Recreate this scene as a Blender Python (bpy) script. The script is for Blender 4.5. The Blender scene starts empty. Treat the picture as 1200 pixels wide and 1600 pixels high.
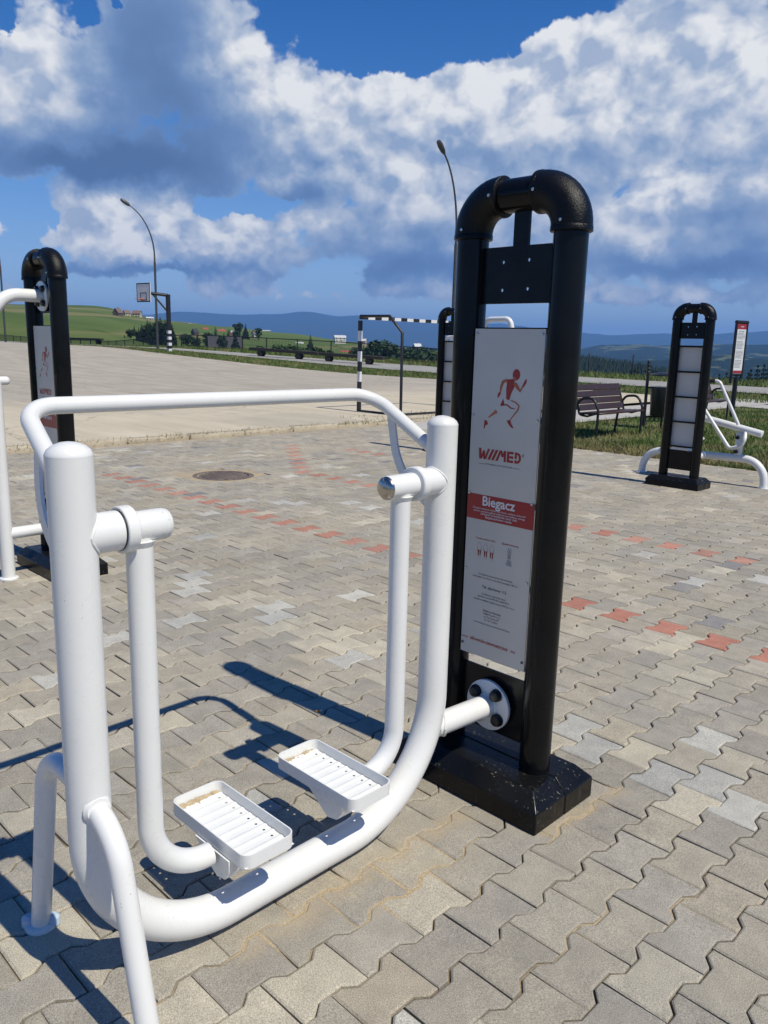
import bpy, bmesh, math, random
import numpy as np
from mathutils import Vector, Matrix, Quaternion, noise as mnoise

random.seed(7)
RNG = np.random.default_rng(11)
sc = bpy.context.scene
COL = sc.collection
PI = math.pi
R_ = math.radians

# ------------------------------------------------------------------ camera
CAM = np.array([0.9556, -1.4579, 1.4867])
YAW, PITCH, ROLL, FOC = -0.777485, 0.208758, 0.0248359, 1242.953


def cam_axes():
    F = np.array([math.cos(PITCH) * math.sin(YAW), math.cos(PITCH) * math.cos(YAW), -math.sin(PITCH)])
    r = np.array([math.cos(YAW), -math.sin(YAW), 0.0])
    d = np.cross(F, r)
    c, s = math.cos(ROLL), math.sin(ROLL)
    return c * r - s * d, s * r + c * d, F


AX_R, AX_D, AX_F = cam_axes()
cam_data = bpy.data.cameras.new('camera')
cam_data.sensor_fit = 'VERTICAL'
cam_data.sensor_height = 36.0
cam_data.lens = FOC / 1600.0 * 36.0
cam_data.clip_start = 0.05
cam_data.clip_end = 60000
cam = bpy.data.objects.new('camera', cam_data)
COL.objects.link(cam)
M = Matrix.Identity(4)
for i in range(3):
    M[i][0] = AX_R[i]
    M[i][1] = -AX_D[i]
    M[i][2] = -AX_F[i]
    M[i][3] = CAM[i]
cam.matrix_world = M
sc.camera = cam

sc.view_settings.view_transform = 'Standard'
sc.view_settings.look = 'None'
sc.view_settings.gamma = 1.0
sc.view_settings.exposure = 0.0
sc.view_settings.use_curve_mapping = False

# ------------------------------------------------------------------ sun and sky
SUN_EL = math.atan(1 / 0.658)
SUN_XY = Vector((1.0, 0.07)).normalized()
SUN_DIR = Vector((SUN_XY.x * math.cos(SUN_EL), SUN_XY.y * math.cos(SUN_EL), math.sin(SUN_EL)))
sun_data = bpy.data.lights.new('sun', 'SUN')
sun_data.energy = 4.9
sun_data.angle = R_(0.53)
sun_data.color = (1.0, 0.945, 0.81)
sun = bpy.data.objects.new('sun', sun_data)
COL.objects.link(sun)
sun.rotation_mode = 'QUATERNION'
sun.rotation_quaternion = SUN_DIR.to_track_quat('Z', 'Y')
SKY_STRENGTH = 0.06


class NT:
    """small helper round a node tree"""

    def __init__(self, tree):
        self.t = tree
        self.n = tree.nodes
        self.l = tree.links

    def node(self, typ, **kw):
        nd = self.n.new(typ)
        for k, v in kw.items():
            setattr(nd, k, v)
        return nd

    def put(self, sock, v):
        if v is None:
            return
        if isinstance(v, bpy.types.NodeSocket):
            self.l.new(v, sock)
        else:
            if isinstance(v, (tuple, list)) and len(v) == 3 and sock.type == 'RGBA':
                v = tuple(v) + (1.0,)
            sock.default_value = v

    def math(self, op, a, b=None, c=None, clamp=False):
        nd = self.node('ShaderNodeMath', operation=op, use_clamp=clamp)
        for i, v in enumerate((a, b, c)):
            if v is not None:
                self.put(nd.inputs[i], v)
        return nd.outputs[0]

    def vmath(self, op, a, b=None, scale=None):
        nd = self.node('ShaderNodeVectorMath', operation=op)
        self.put(nd.inputs[0], a)
        if b is not None:
            self.put(nd.inputs[1], b)
        if scale is not None:
            self.put(nd.inputs['Scale'], scale)
        return nd.outputs['Value'] if op in ('LENGTH', 'DOT_PRODUCT', 'DISTANCE') else nd.outputs[0]

    def noise(self, vec, scale, detail=4, rough=0.5, dist=0.0, lac=2.0, out='Fac'):
        nd = self.node('ShaderNodeTexNoise')
        self.put(nd.inputs['Vector'], vec)
        self.put(nd.inputs['Scale'], scale)
        self.put(nd.inputs['Detail'], detail)
        self.put(nd.inputs['Roughness'], rough)
        self.put(nd.inputs['Distortion'], dist)
        self.put(nd.inputs['Lacunarity'], lac)
        return nd.outputs[0 if out == 'Fac' else 1]

    def voro(self, vec, scale, feature='F1', detail=0.0, rand=1.0, out='Distance'):
        nd = self.node('ShaderNodeTexVoronoi', feature=feature)
        self.put(nd.inputs['Vector'], vec)
        self.put(nd.inputs['Scale'], scale)
        if 'Detail' in nd.inputs:
            self.put(nd.inputs['Detail'], detail)
        self.put(nd.inputs['Randomness'], rand)
        return nd.outputs[out]

    def smooth(self, x, lo, hi, a=0.0, b=1.0):
        nd = self.node('ShaderNodeMapRange', interpolation_type='SMOOTHSTEP')
        self.put(nd.inputs['Value'], x)
        for k, v in (('From Min', lo), ('From Max', hi), ('To Min', a), ('To Max', b)):
            self.put(nd.inputs[k], v)
        return nd.outputs[0]

    def lin(self, x, lo, hi, a=0.0, b=1.0):
        nd = self.node('ShaderNodeMapRange')
        self.put(nd.inputs['Value'], x)
        for k, v in (('From Min', lo), ('From Max', hi), ('To Min', a), ('To Max', b)):
            self.put(nd.inputs[k], v)
        return nd.outputs[0]

    def mix(self, f, a, b, blend='MIX'):
        nd = self.node('ShaderNodeMix', data_type='RGBA', blend_type=blend)
        self.put(nd.inputs['Factor'], f)
        self.put(nd.inputs[6], a)
        self.put(nd.inputs[7], b)
        return nd.outputs[2]

    def sep(self, v):
        nd = self.node('ShaderNodeSeparateXYZ')
        self.put(nd.inputs[0], v)
        return nd.outputs

    def comb(self, x, y, z):
        nd = self.node('ShaderNodeCombineXYZ')
        for i, v in enumerate((x, y, z)):
            self.put(nd.inputs[i], v)
        return nd.outputs[0]

    def pos(self):
        return self.node('ShaderNodeNewGeometry').outputs['Position']

    def obj(self):
        return self.node('ShaderNodeTexCoord').outputs['Object']

    def bump(self, h, strength=0.3, dist=0.01):
        nd = self.node('ShaderNodeBump')
        self.put(nd.inputs['Strength'], strength)
        self.put(nd.inputs['Distance'], dist)
        self.put(nd.inputs['Height'], h)
        return nd.outputs[0]


world = bpy.data.worlds.new("World")
sc.world = world
world.use_nodes = True


def build_world():
    t = NT(world.node_tree)
    t.n.clear()
    out = t.node('ShaderNodeOutputWorld')
    bg = t.node('ShaderNodeBackground')
    t.l.new(bg.outputs[0], out.inputs[0])
    sky = t.node('ShaderNodeTexSky', sky_type='NISHITA')
    sky.sun_disc = False
    sky.sun_elevation = SUN_EL
    sky.sun_rotation = math.atan2(SUN_XY.x, SUN_XY.y)
    sky.altitude = 900
    sky.air_density = 1.0
    sky.dust_density = 0.0
    sky.ozone_density = 3.0
    hs = t.node('ShaderNodeHueSaturation')
    t.l.new(sky.outputs[0], hs.inputs['Color'])
    hs.inputs['Saturation'].default_value = SKY_SAT
    hs.inputs['Value'].default_value = SKY_VAL
    skyc = t.mix(1.0, hs.outputs[0], (0.88, 0.98, 1.26), 'MULTIPLY')
    D = t.vmath('NORMALIZE', t.node('ShaderNodeTexCoord').outputs['Generated'])
    x, y, z = t.sep(D)
    # azimuth (degrees, zero along the plaza's diagonal) and elevation of a sky direction
    cy, sy = math.cos(YAW), math.sin(YAW)
    fx = t.math('ADD', t.math('MULTIPLY', x, cy), t.math('MULTIPLY', y, -sy))
    fy = t.math('ADD', t.math('MULTIPLY', x, sy), t.math('MULTIPLY', y, cy))
    az = t.math('MULTIPLY', t.math('ARCTAN2', fx, fy), 180 / PI)
    el = t.math('MULTIPLY', t.math('ARCSINE', z), 180 / PI)
    # uneven outlines: the banks are looked up at a wandering position
    wob = t.vmath('SUBTRACT', t.noise(D, 13.0, 5, 0.62, out='Color'), (0.5, 0.5, 0.5))
    wx, wy, _w = t.sep(wob)
    az = t.math('ADD', az, t.math('MULTIPLY', wx, 5.5))
    elw = t.math('ADD', el, t.math('MULTIPLY', wy, 4.2))
    bias = light = None
    for (a, e, sa, se, amt, lt) in CLOUD_BANKS:
        da = t.math('MULTIPLY', t.math('SUBTRACT', az, a), 1.0 / sa)
        de = t.math('MULTIPLY', t.math('SUBTRACT', elw, e), 1.0 / se)
        q = t.math('MULTIPLY_ADD', da, da, t.math('MULTIPLY', de, de))
        g = t.math('POWER', 0.367879, q)
        bias = t.math('MULTIPLY_ADD', g, amt, 0.0 if bias is None else bias)
        if lt:
            light = t.math('MULTIPLY_ADD', g, lt, 0.0 if light is None else light)

    zz = t.math('MULTIPLY', z, 1.25)
    P = t.comb(x, y, zz)

    def billow(P):
        warp = t.vmath('SUBTRACT', t.noise(P, 22.0, 2, 0.5, out='Color'), (0.5, 0.5, 0.5))
        Pw = t.vmath('ADD', P, t.vmath('SCALE', warp, scale=0.030))
        v1 = t.voro(Pw, 19.0, 'F1', 3.0)
        n1 = t.noise(Pw, 8.5, 8, 0.53)
        return t.math('ADD', t.math('MULTIPLY', n1, 0.60), t.math('MULTIPLY', t.math('SUBTRACT', 0.80, v1), 0.36))

    b0 = billow(P)
    b1 = billow(t.vmath('ADD', P, (0.016 * SUN_XY.x, 0.016 * SUN_XY.y, 0.020)))
    slope = t.math('SUBTRACT', b0, b1)
    dd = t.math('ADD', b0, bias)
    # the bank ahead is denser than the scattered clouds round the rest of the sky
    ahead = t.math('MULTIPLY', t.smooth(t.math('ABSOLUTE', az), 30.0, 55.0, 1.0, 0.0), t.smooth(el, 22.0, 40.0, 1.0, 0.0))
    thr = t.math('SUBTRACT', 0.415, t.math('MULTIPLY', ahead, 0.055))
    light = t.math('MULTIPLY_ADD', light, ahead, t.math('MULTIPLY', t.math('SUBTRACT', 1.0, ahead), 0.42))
    soft = t.noise(D, 6.0, 2, 0.5)
    alpha = t.smooth(dd, thr, t.math('ADD', t.math('ADD', thr, 0.06), t.math('MULTIPLY', soft, 0.16)))
    edge = t.smooth(dd, thr, t.math('ADD', thr, 0.22), 0.10, 0.0)
    relief = t.math('MULTIPLY', slope, t.math('MULTIPLY_ADD', t.math('MAXIMUM', light, -0.3), 2.1, 0.75))
    relief = t.math('MINIMUM', t.math('MAXIMUM', relief, -0.22), 0.25)
    haze_n = t.math('MULTIPLY', t.math('SUBTRACT', t.noise(D, 11.0, 5, 0.6), 0.5), 0.18)
    lit = t.math('ADD', t.math('ADD', t.math('MULTIPLY_ADD', t.math('MINIMUM', light, 0.42), 0.80, 0.46), edge), t.math('ADD', relief, haze_n))
    lit = t.math('MINIMUM', t.math('MAXIMUM', lit, 0.0), 1.0)
    ramp = t.node('ShaderNodeValToRGB')
    els = ramp.color_ramp.elements
    els[0].position = 0.0
    els[0].color = (0.085, 0.160, 0.335, 1)
    els[1].position = 1.0
    els[1].color = (0.86, 0.87, 0.88, 1)
    for pos_, c_ in ((0.25, (0.150, 0.255, 0.480, 1)), (0.48, (0.285, 0.39, 0.58, 1)), (0.70, (0.52, 0.585, 0.70, 1)), (0.86, (0.72, 0.75, 0.80, 1))):
        e_ = els.new(pos_)
        e_.color = c_
    t.l.new(lit, ramp.inputs[0])
    cl = t.vmath('SCALE', ramp.outputs[0], scale=1.0 / SKY_STRENGTH)
    alpha = t.math('MULTIPLY', alpha, t.smooth(el, -0.5, 2.4, 0.35, 1.0))
    veil = t.math('MULTIPLY', t.math('POWER', 0.367879, t.math('MULTIPLY', t.math('MAXIMUM', el, 0.0), 1 / 7.5)), 0.95)
    skyc = t.mix(veil, skyc, tuple(c / SKY_STRENGTH for c in (0.40, 0.555, 0.78)))
    colr = t.mix(alpha, skyc, cl)
    t.l.new(colr, bg.inputs['Color'])
    bg.inputs['Strength'].default_value = SKY_STRENGTH
    world.cycles.sampling_method = 'MANUAL'
    world.cycles.sample_map_resolution = 256


SKY_SAT, SKY_VAL = 1.50, 1.40
CLOUD_BANKS = [
    (-23.0, 16.0, 4.0, 3.0, 0.3, 0.42), (-24.3, 12.5, 3.3, 2.4, 0.25, 0.1), (-22.1, 18.7, 1.8, 1.9, 0.12, 0.3), (-15.9, 16.1, 4.8, 4.3, 0.34, -0.42),
    (-14.6, 19.6, 4.4, 1.9, 0.2, -0.12), (-20.4, 10.2, 7.9, 1.4, 0.34, -0.62), (-12.0, 11.8, 5.4, 2.2, 0.26, -0.3), (-10.3, 18.3, 3.1, 2.9, 0.28, 0.42),
    (-7.8, 15.3, 2.9, 2.8, 0.28, 0.4), (-8.3, 11.1, 2.0, 1.1, 0.2, 0.38), (-20.6, 13.4, 4.2, 2.1, 0.2, 0.12), (-18.4, 11.8, 2.8, 1.1, 0, -0.15),
    (-4.1, 15.5, 3.4, 2.1, 0.3, 0.3), (-1.6, 17.2, 1.7, 1.2, 0.28, 0.4), (-0.2, 14.2, 5.5, 2.9, 0.28, 0.18), (-5.7, 9.4, 2.6, 1.1, 0.2, -0.42),
    (-2.3, 11.9, 3.9, 1.7, 0.22, 0.12), (3.1, 15.7, 3.8, 2.1, 0.3, 0.28), (7.7, 17.1, 3.7, 2.1, 0.34, 0.4), (11.6, 18.4, 4.3, 2.0, 0.34, 0.42),
    (17.5, 18.4, 4.4, 2.9, 0.36, 0.32), (22.4, 17.0, 3.1, 3.2, 0.36, 0.34), (11.1, 15.3, 6.0, 2.1, 0.32, 0.26), (16.0, 13.8, 4.6, 1.0, 0.25, 0.22),
    (21.7, 13.9, 2.5, 2.1, 0.25, 0.2), (8.7, 13.3, 3.7, 0.9, 0.2, 0.12), (14.6, 11.9, 7.3, 0.7, 0.26, -0.1), (6.3, 11.6, 3.8, 1.9, 0.2, -0.04),
    (1.6, 10.0, 3.0, 1.6, 0.22, 0.08), (3.9, 6.4, 4.8, 2.4, 0.22, -0.12), (-0.4, 4.6, 3.5, 1.3, 0.1, -0.25), (17.9, 10.2, 2.0, 1.3, 0.3, 0.62),
    (20.6, 10.3, 1.1, 1.0, 0.22, 0.35), (15.9, 8.6, 2.4, 1.4, 0.24, 0.3), (23.7, 10.4, 1.1, 0.8, 0.26, 0.38), (20.8, 7.9, 3.7, 1.7, 0.26, -0.08),
    (17.0, 7.0, 1.6, 0.8, 0.15, 0.15), (20.7, 5.4, 5.2, 0.9, 0.2, -0.34), (14.6, 6.0, 2.4, 1.6, 0.15, -0.1), (-20.2, 6.7, 2.4, 1.4, 0.46, 0.56),
    (-17.5, 7.0, 2.4, 1.7, 0.46, 0.56), (-14.1, 7.6, 1.7, 1.8, 0.5, 0.6), (-14.9, 5.9, 2.5, 1.2, 0.34, 0.34), (-10.2, 6.9, 2.0, 1.5, 0.48, 0.56),
    (-11.7, 5.7, 3.4, 1.1, 0.34, 0.25), (-15.5, 4.3, 8.1, 0.4, 0.3, -0.45), (-5.7, 8.0, 2.0, 0.8, 0.42, 0.5), (-7.5, 5.7, 3.1, 1.0, 0.3, 0.15),
    (-24.7, 6.1, 0.8, 0.7, 0.24, 0.35), (-2.2, 6.5, 3.5, 1.2, 0.26, -0.02), (-3.1, 7.9, 2.2, 1.1, 0.14, 0.05), (1.3, 7.8, 2.2, 0.8, 0.14, -0.1),
    (14.8, 8.8, 10.0, 4.2, 0.26, 0.13), (3.7, 11.2, 6.8, 2.3, 0.26, 0.14), (23.7, 8.6, 2.8, 4.3, 0.26, -0.1), (1.7, 9.0, 6.0, 2.0, 0.2, 0.16),
    (11.8, 5.5, 16.2, 0.8, 0.16, -0.16), (1.4, 5.1, 7.0, 0.8, 0.14, -0.12), (-7.9, 4.0, 11.5, 0.6, 0.1, -0.05), (-0.1, 3.9, 1.2, 0.6, 0.4, 0.3),
    (3.2, 3.9, 1.5, 0.6, 0.4, 0.22), (19.3, 3.9, 2.3, 1.0, 0.42, 0.25), (14.0, 3.9, 1.1, 0.9, 0.38, 0.25), (9.7, 4.1, 1.3, 0.6, 0.36, 0.15),
    (-9.6, 3.7, 1.0, 0.5, 0.36, 0.22), (-13.1, 3.4, 1.7, 0.5, 0.36, 0.18), (-4.8, 2.9, 2.7, 0.4, 0.34, 0.12), (22.4, 3.3, 1.9, 0.6, 0.36, 0.15),
    (15.3, 3.2, 3.7, 0.5, 0.34, 0.1), (-13.2, 15.3, 2.4, 1.7, 0.22, -0.05), (14.2, 15.8, 2.4, 1.4, 0.2, 0.0), (10.2, 10.0, 2.5, 1.9, 0.12, 0),
    (19.2, 12.6, 1.9, 1.1, 0.12, 0), (0.9, 19.5, 6.2, 2.0, -0.75, 0), (-2.5, 20.1, 3.7, 1.6, -0.45, 0), (8.6, 20.6, 2.4, 0.7, -0.35, 0),
    (-23.8, 18.0, 0.9, 0.8, -0.6, 0), (-19.9, 18.9, 0.4, 0.6, -0.4, 0), (-17.5, 19.5, 0.5, 0.4, -0.4, 0), (-23.9, 7.3, 2.6, 0.8, -0.4, 0),
    (-9.6, 8.9, 3.9, 0.6, -0.4, 0), (-11.9, 8.4, 0.6, 0.6, -0.2, 0), (-24.8, 4.8, 2.2, 0.9, -0.25, 0), (-13.5, 2.5, 22.0, 0.7, -0.1, 0.1),
]
build_world()

# ------------------------------------------------------------------ materials
MATS = {}


def new_mat(name):
    m = bpy.data.materials.new(name)
    m.use_nodes = True
    t = NT(m.node_tree)
    b = t.n['Principled BSDF']
    MATS[name] = m
    return m, t, b


def plain(name, col, rough=0.5, metal=0.0, var=0.12, scale=8.0, bump=0.0, bscale=60.0, spec=0.5, coat=0.0):
    """one colour with wear: a mottled base, slightly uneven gloss and fine relief"""
    m, t, b = new_mat(name)
    P = t.obj()
    n = t.noise(P, scale, 5, 0.6)
    c0 = tuple(max(0.0, c * (1 - var)) for c in col)
    c1 = tuple(min(1.0, c * (1 + var)) for c in col)
    t.put(b.inputs['Base Color'], t.mix(t.lin(n, 0.3, 0.7), c0, c1))
    t.put(b.inputs['Roughness'], t.lin(t.noise(P, scale * 2.3, 3), 0.3, 0.7, max(0.02, rough - 0.06), min(1, rough + 0.06)))
    b.inputs['Metallic'].default_value = metal
    b.inputs['Specular IOR Level'].default_value = spec
    b.inputs['Coat Weight'].default_value = coat
    if bump:
        t.put(b.inputs['Normal'], t.bump(t.noise(P, bscale, 3, 0.6), bump, 0.004))
    return m


def white_paint():
    m, t, b = new_mat('white_powder_coat')
    P = t.pos()
    grime = t.smooth(t.noise(P, 60.0, 5, 0.65), 0.66, 0.84)
    low = t.smooth(t.sep(P)[2], 0.0, 0.16, 0.55, 0.02)
    speck = t.smooth(t.voro(P, 80.0, 'F1'), 0.0, 0.19, 1.0, 0.0)
    keep = t.smooth(t.noise(P, 7.0, 3), 0.61, 0.68)
    c = t.mix(t.lin(t.noise(P, 5, 4), 0.3, 0.7), (0.71, 0.705, 0.675), (0.745, 0.74, 0.71))
    c = t.mix(t.math('MULTIPLY', grime, low), c, (0.42, 0.36, 0.27))
    c = t.mix(t.math('MULTIPLY', t.math('MULTIPLY', speck, keep), 0.75), c, (0.20, 0.17, 0.13))
    t.put(b.inputs['Base Color'], c)
    t.put(b.inputs['Roughness'], t.lin(t.noise(P, 20, 3), 0.3, 0.7, 0.24, 0.36))
    b.inputs['Coat Weight'].default_value = 0.25
    b.inputs['Coat Roughness'].default_value = 0.18
    t.put(b.inputs['Normal'], t.bump(t.noise(P, 260.0, 2), 0.03, 0.002))
    return m


def black_paint(name, rough, bump, bscale, dust):
    m, t, b = new_mat(name)
    P = t.pos()
    n = t.noise(P, 6, 5, 0.6)
    c = t.mix(t.lin(n, 0.3, 0.7), (0.0045, 0.0048, 0.0055), (0.008, 0.0083, 0.009))
    # scuffs: long thin scratches
    sv = t.vmath('MULTIPLY', P, (60.0, 60.0, 9.0))
    scr = t.smooth(t.noise(sv, 1.0, 4, 0.7), 0.70, 0.78)
    c = t.mix(t.math('MULTIPLY', scr, 0.25), c, (0.12, 0.12, 0.12))
    if dust:
        nz = t.sep(t.node('ShaderNodeNewGeometry').outputs['Normal'])[2]
        sp = t.smooth(t.noise(P, 85, 4, 0.7), 0.60, 0.72)
        pt = t.smooth(t.noise(P, 5.5, 3), 0.44, 0.62)
        d = t.math('MULTIPLY', t.math('MULTIPLY', sp, pt), t.smooth(nz, -0.2, 0.8, 0.35, 0.9))
        c = t.mix(d, c, (0.40, 0.35, 0.27))
        streak = t.smooth(t.noise(t.vmath('MULTIPLY', P, (45, 45, 6)), 1.0, 3, 0.6), 0.60, 0.75)
        lowz = t.smooth(t.sep(P)[2], 0.0, 0.075, 0.42, 0.0)
        c = t.mix(t.math('MULTIPLY', streak, lowz), c, (0.30, 0.26, 0.20))
    t.put(b.inputs['Base Color'], c)
    b.inputs['Specular IOR Level'].default_value = 0.20
    t.put(b.inputs['Roughness'], t.lin(t.noise(P, 18, 3), 0.3, 0.7, rough - 0.06, rough + 0.08))
    if bump:
        t.put(b.inputs['Normal'], t.bump(t.noise(P, bscale, 3, 0.55), bump, 0.003))
    return m


# sand that has gathered on the paving: lines in plan (x0, y0, x1, y1, width, amount)
SAND = [(-0.47, -0.45, -0.47, 0.36, 0.085, 0.8), (-0.33, -0.15, -0.42, 0.32, 0.10, 0.62), (-0.225, 0.50, -0.20, 0.90, 0.05, 0.85),
        (-0.62, 0.25, -0.75, 0.42, 0.16, 0.5), (0.05, 0.1, 0.2, 0.5, 0.10, 0.35), (-1.3, -0.2, -1.55, 0.35, 0.22, 0.32),
        (-0.8, 1.9, -0.5, 2.3, 0.3, 0.25), (-2.2, 0.6, -2.6, 1.4, 0.35, 0.28), (-7.6, 7.0, -7.2, 8.6, 0.5, 0.7),
        (-6.95, 3.25, -6.75, 3.2, 0.28, 0.9), (-2.2, 6.75, -1.9, 7.3, 0.35, 0.5), (-9.3, 0.0, -9.3, 9.0, 0.30, 0.55),
        (-0.1, 2.3, 0.2, 2.9, 0.2, 0.3), (-0.45, -0.75, -0.2, -0.85, 0.14, 0.4), (-3.4, 0.5, -3.6, 0.3, 0.2, 0.4)]


def sand_amount(t, P):
    x, y, z = t.sep(P)
    tot = None
    for (x0, y0, x1, y1, w, a) in SAND:
        dx, dy = x1 - x0, y1 - y0
        L2 = dx * dx + dy * dy
        px, py = t.math('SUBTRACT', x, x0), t.math('SUBTRACT', y, y0)
        u = t.math('DIVIDE', t.math('ADD', t.math('MULTIPLY', px, dx), t.math('MULTIPLY', py, dy)), L2, clamp=True)
        ex = t.math('SUBTRACT', px, t.math('MULTIPLY', u, dx))
        ey = t.math('SUBTRACT', py, t.math('MULTIPLY', u, dy))
        d2 = t.math('ADD', t.math('MULTIPLY', ex, ex), t.math('MULTIPLY', ey, ey))
        g = t.math('MULTIPLY', t.math('POWER', 2.71828, t.math('MULTIPLY', d2, -1.0 / (w * w))), a)
        tot = g if tot is None else t.math('MAXIMUM', tot, g)
    return tot


def sand_py(x, y):
    tot = np.zeros_like(x)
    for (x0, y0, x1, y1, w, a) in SAND:
        dx, dy = x1 - x0, y1 - y0
        u = np.clip(((x - x0) * dx + (y - y0) * dy) / (dx * dx + dy * dy), 0, 1)
        d2 = (x - x0 - u * dx) ** 2 + (y - y0 - u * dy) ** 2
        tot = np.maximum(tot, a * np.exp(-d2 / (w * w)))
    return tot


def paver_mat():
    m, t, b = new_mat('concrete_paver')
    P = t.pos()
    at = t.node('ShaderNodeAttribute', attribute_type='GEOMETRY', attribute_name='tint')
    base = at.outputs['Color']
    oi = t.node('ShaderNodeObjectInfo').outputs['Random']
    base = t.mix(1.0, base, t.comb(t.lin(oi, 0, 1, 0.94, 1.06), t.lin(oi, 0, 1, 0.94, 1.06), t.lin(oi, 0, 1, 0.95, 1.05)), 'MULTIPLY')
    fine = t.noise(P, 330, 4, 0.7)
    c = t.mix(1.0, base, t.mix(t.lin(fine, 0.32, 0.68), (0.50, 0.495, 0.49), (1.36, 1.36, 1.36)), 'MULTIPLY')
    # light aggregate grains and dark pits
    g1 = t.smooth(t.voro(P, 210, 'F1'), 0.10, 0.28, 1.0, 0.0)
    gk = t.smooth(t.noise(P, 120, 2), 0.50, 0.60)
    c = t.mix(t.math('MULTIPLY', t.math('MULTIPLY', g1, gk), 0.55), c, (0.62, 0.58, 0.52))
    pit = t.smooth(t.noise(P, 190, 3, 0.6), 0.66, 0.74)
    c = t.mix(t.math('MULTIPLY', pit, 0.5), c, (0.12, 0.11, 0.10))
    # broad weathering
    mid = t.noise(P, 11, 5, 0.62)
    c = t.mix(1.0, c, t.mix(t.lin(mid, 0.3, 0.7), (0.86, 0.86, 0.865), (1.12, 1.115, 1.105)), 'MULTIPLY')
    big = t.noise(P, 1.1, 4, 0.6)
    c = t.mix(1.0, c, t.mix(t.lin(big, 0.32, 0.68), (0.90, 0.91, 0.93), (1.09, 1.07, 1.03)), 'MULTIPLY')
    stain = t.smooth(t.noise(P, 3.7, 5, 0.7), 0.62, 0.74)
    c = t.mix(t.math('MULTIPLY', stain, 0.22), c, (0.13, 0.125, 0.12))
    # white cement scrapes on some stones
    sv = t.vmath('MULTIPLY', P, (7.0, 30.0, 1.0))
    scrape = t.math('MULTIPLY', t.smooth(t.noise(sv, 1.0, 5, 0.7), 0.64, 0.72), t.smooth(t.noise(P, 2.3, 2), 0.52, 0.62))
    c = t.mix(t.math('MULTIPLY', scrape, 0.6), c, (0.60, 0.57, 0.53))
    sa = sand_amount(t, P)
    sn = t.math('ADD', t.math('MULTIPLY', t.noise(P, 9, 5, 0.65), 0.9), t.math('MULTIPLY', t.noise(P, 70, 4, 0.7), 0.35))
    sm = t.smooth(t.math('SUBTRACT', t.math('ADD', t.math('MULTIPLY', sa, 0.72), sn), 0.66), 0.26, 0.78)
    sm = t.math('MULTIPLY', sm, t.smooth(sa, 0.05, 0.3))
    sandc = t.mix(t.lin(t.noise(P, 240, 3), 0.3, 0.7), (0.30, 0.235, 0.15), (0.52, 0.42, 0.275))
    c = t.mix(t.math('MULTIPLY', sm, 0.72), c, sandc)
    t.put(b.inputs['Base Color'], c)
    b.inputs['Roughness'].default_value = 0.9
    b.inputs['Specular IOR Level'].default_value = 0.25
    h = t.math('ADD', fine, t.math('MULTIPLY', t.noise(P, 60, 4, 0.6), 1.2))
    t.put(b.inputs['Normal'], t.bump(h, 0.8, 0.003))
    return m


def joint_mat():
    m, t, b = new_mat('joint_sand')
    P = t.pos()
    sa = t.math('ADD', sand_amount(t, P), t.math('MULTIPLY', t.noise(P, 3.2, 4, 0.6), 0.7))
    f = t.smooth(sa, 0.26, 0.56)
    dark = t.mix(t.noise(P, 40, 3), (0.030, 0.026, 0.02), (0.10, 0.085, 0.06))
    sandc = t.mix(t.lin(t.noise(P, 240, 3), 0.3, 0.7), (0.27, 0.21, 0.13), (0.50, 0.40, 0.26))
    t.put(b.inputs['Base Color'], t.mix(f, dark, sandc))
    b.inputs['Roughness'].default_value = 1.0
    b.inputs['Specular IOR Level'].default_value = 0.1
    t.put(b.inputs['Normal'], t.bump(t.noise(P, 300, 3), 0.6, 0.003))
    return m


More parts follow.
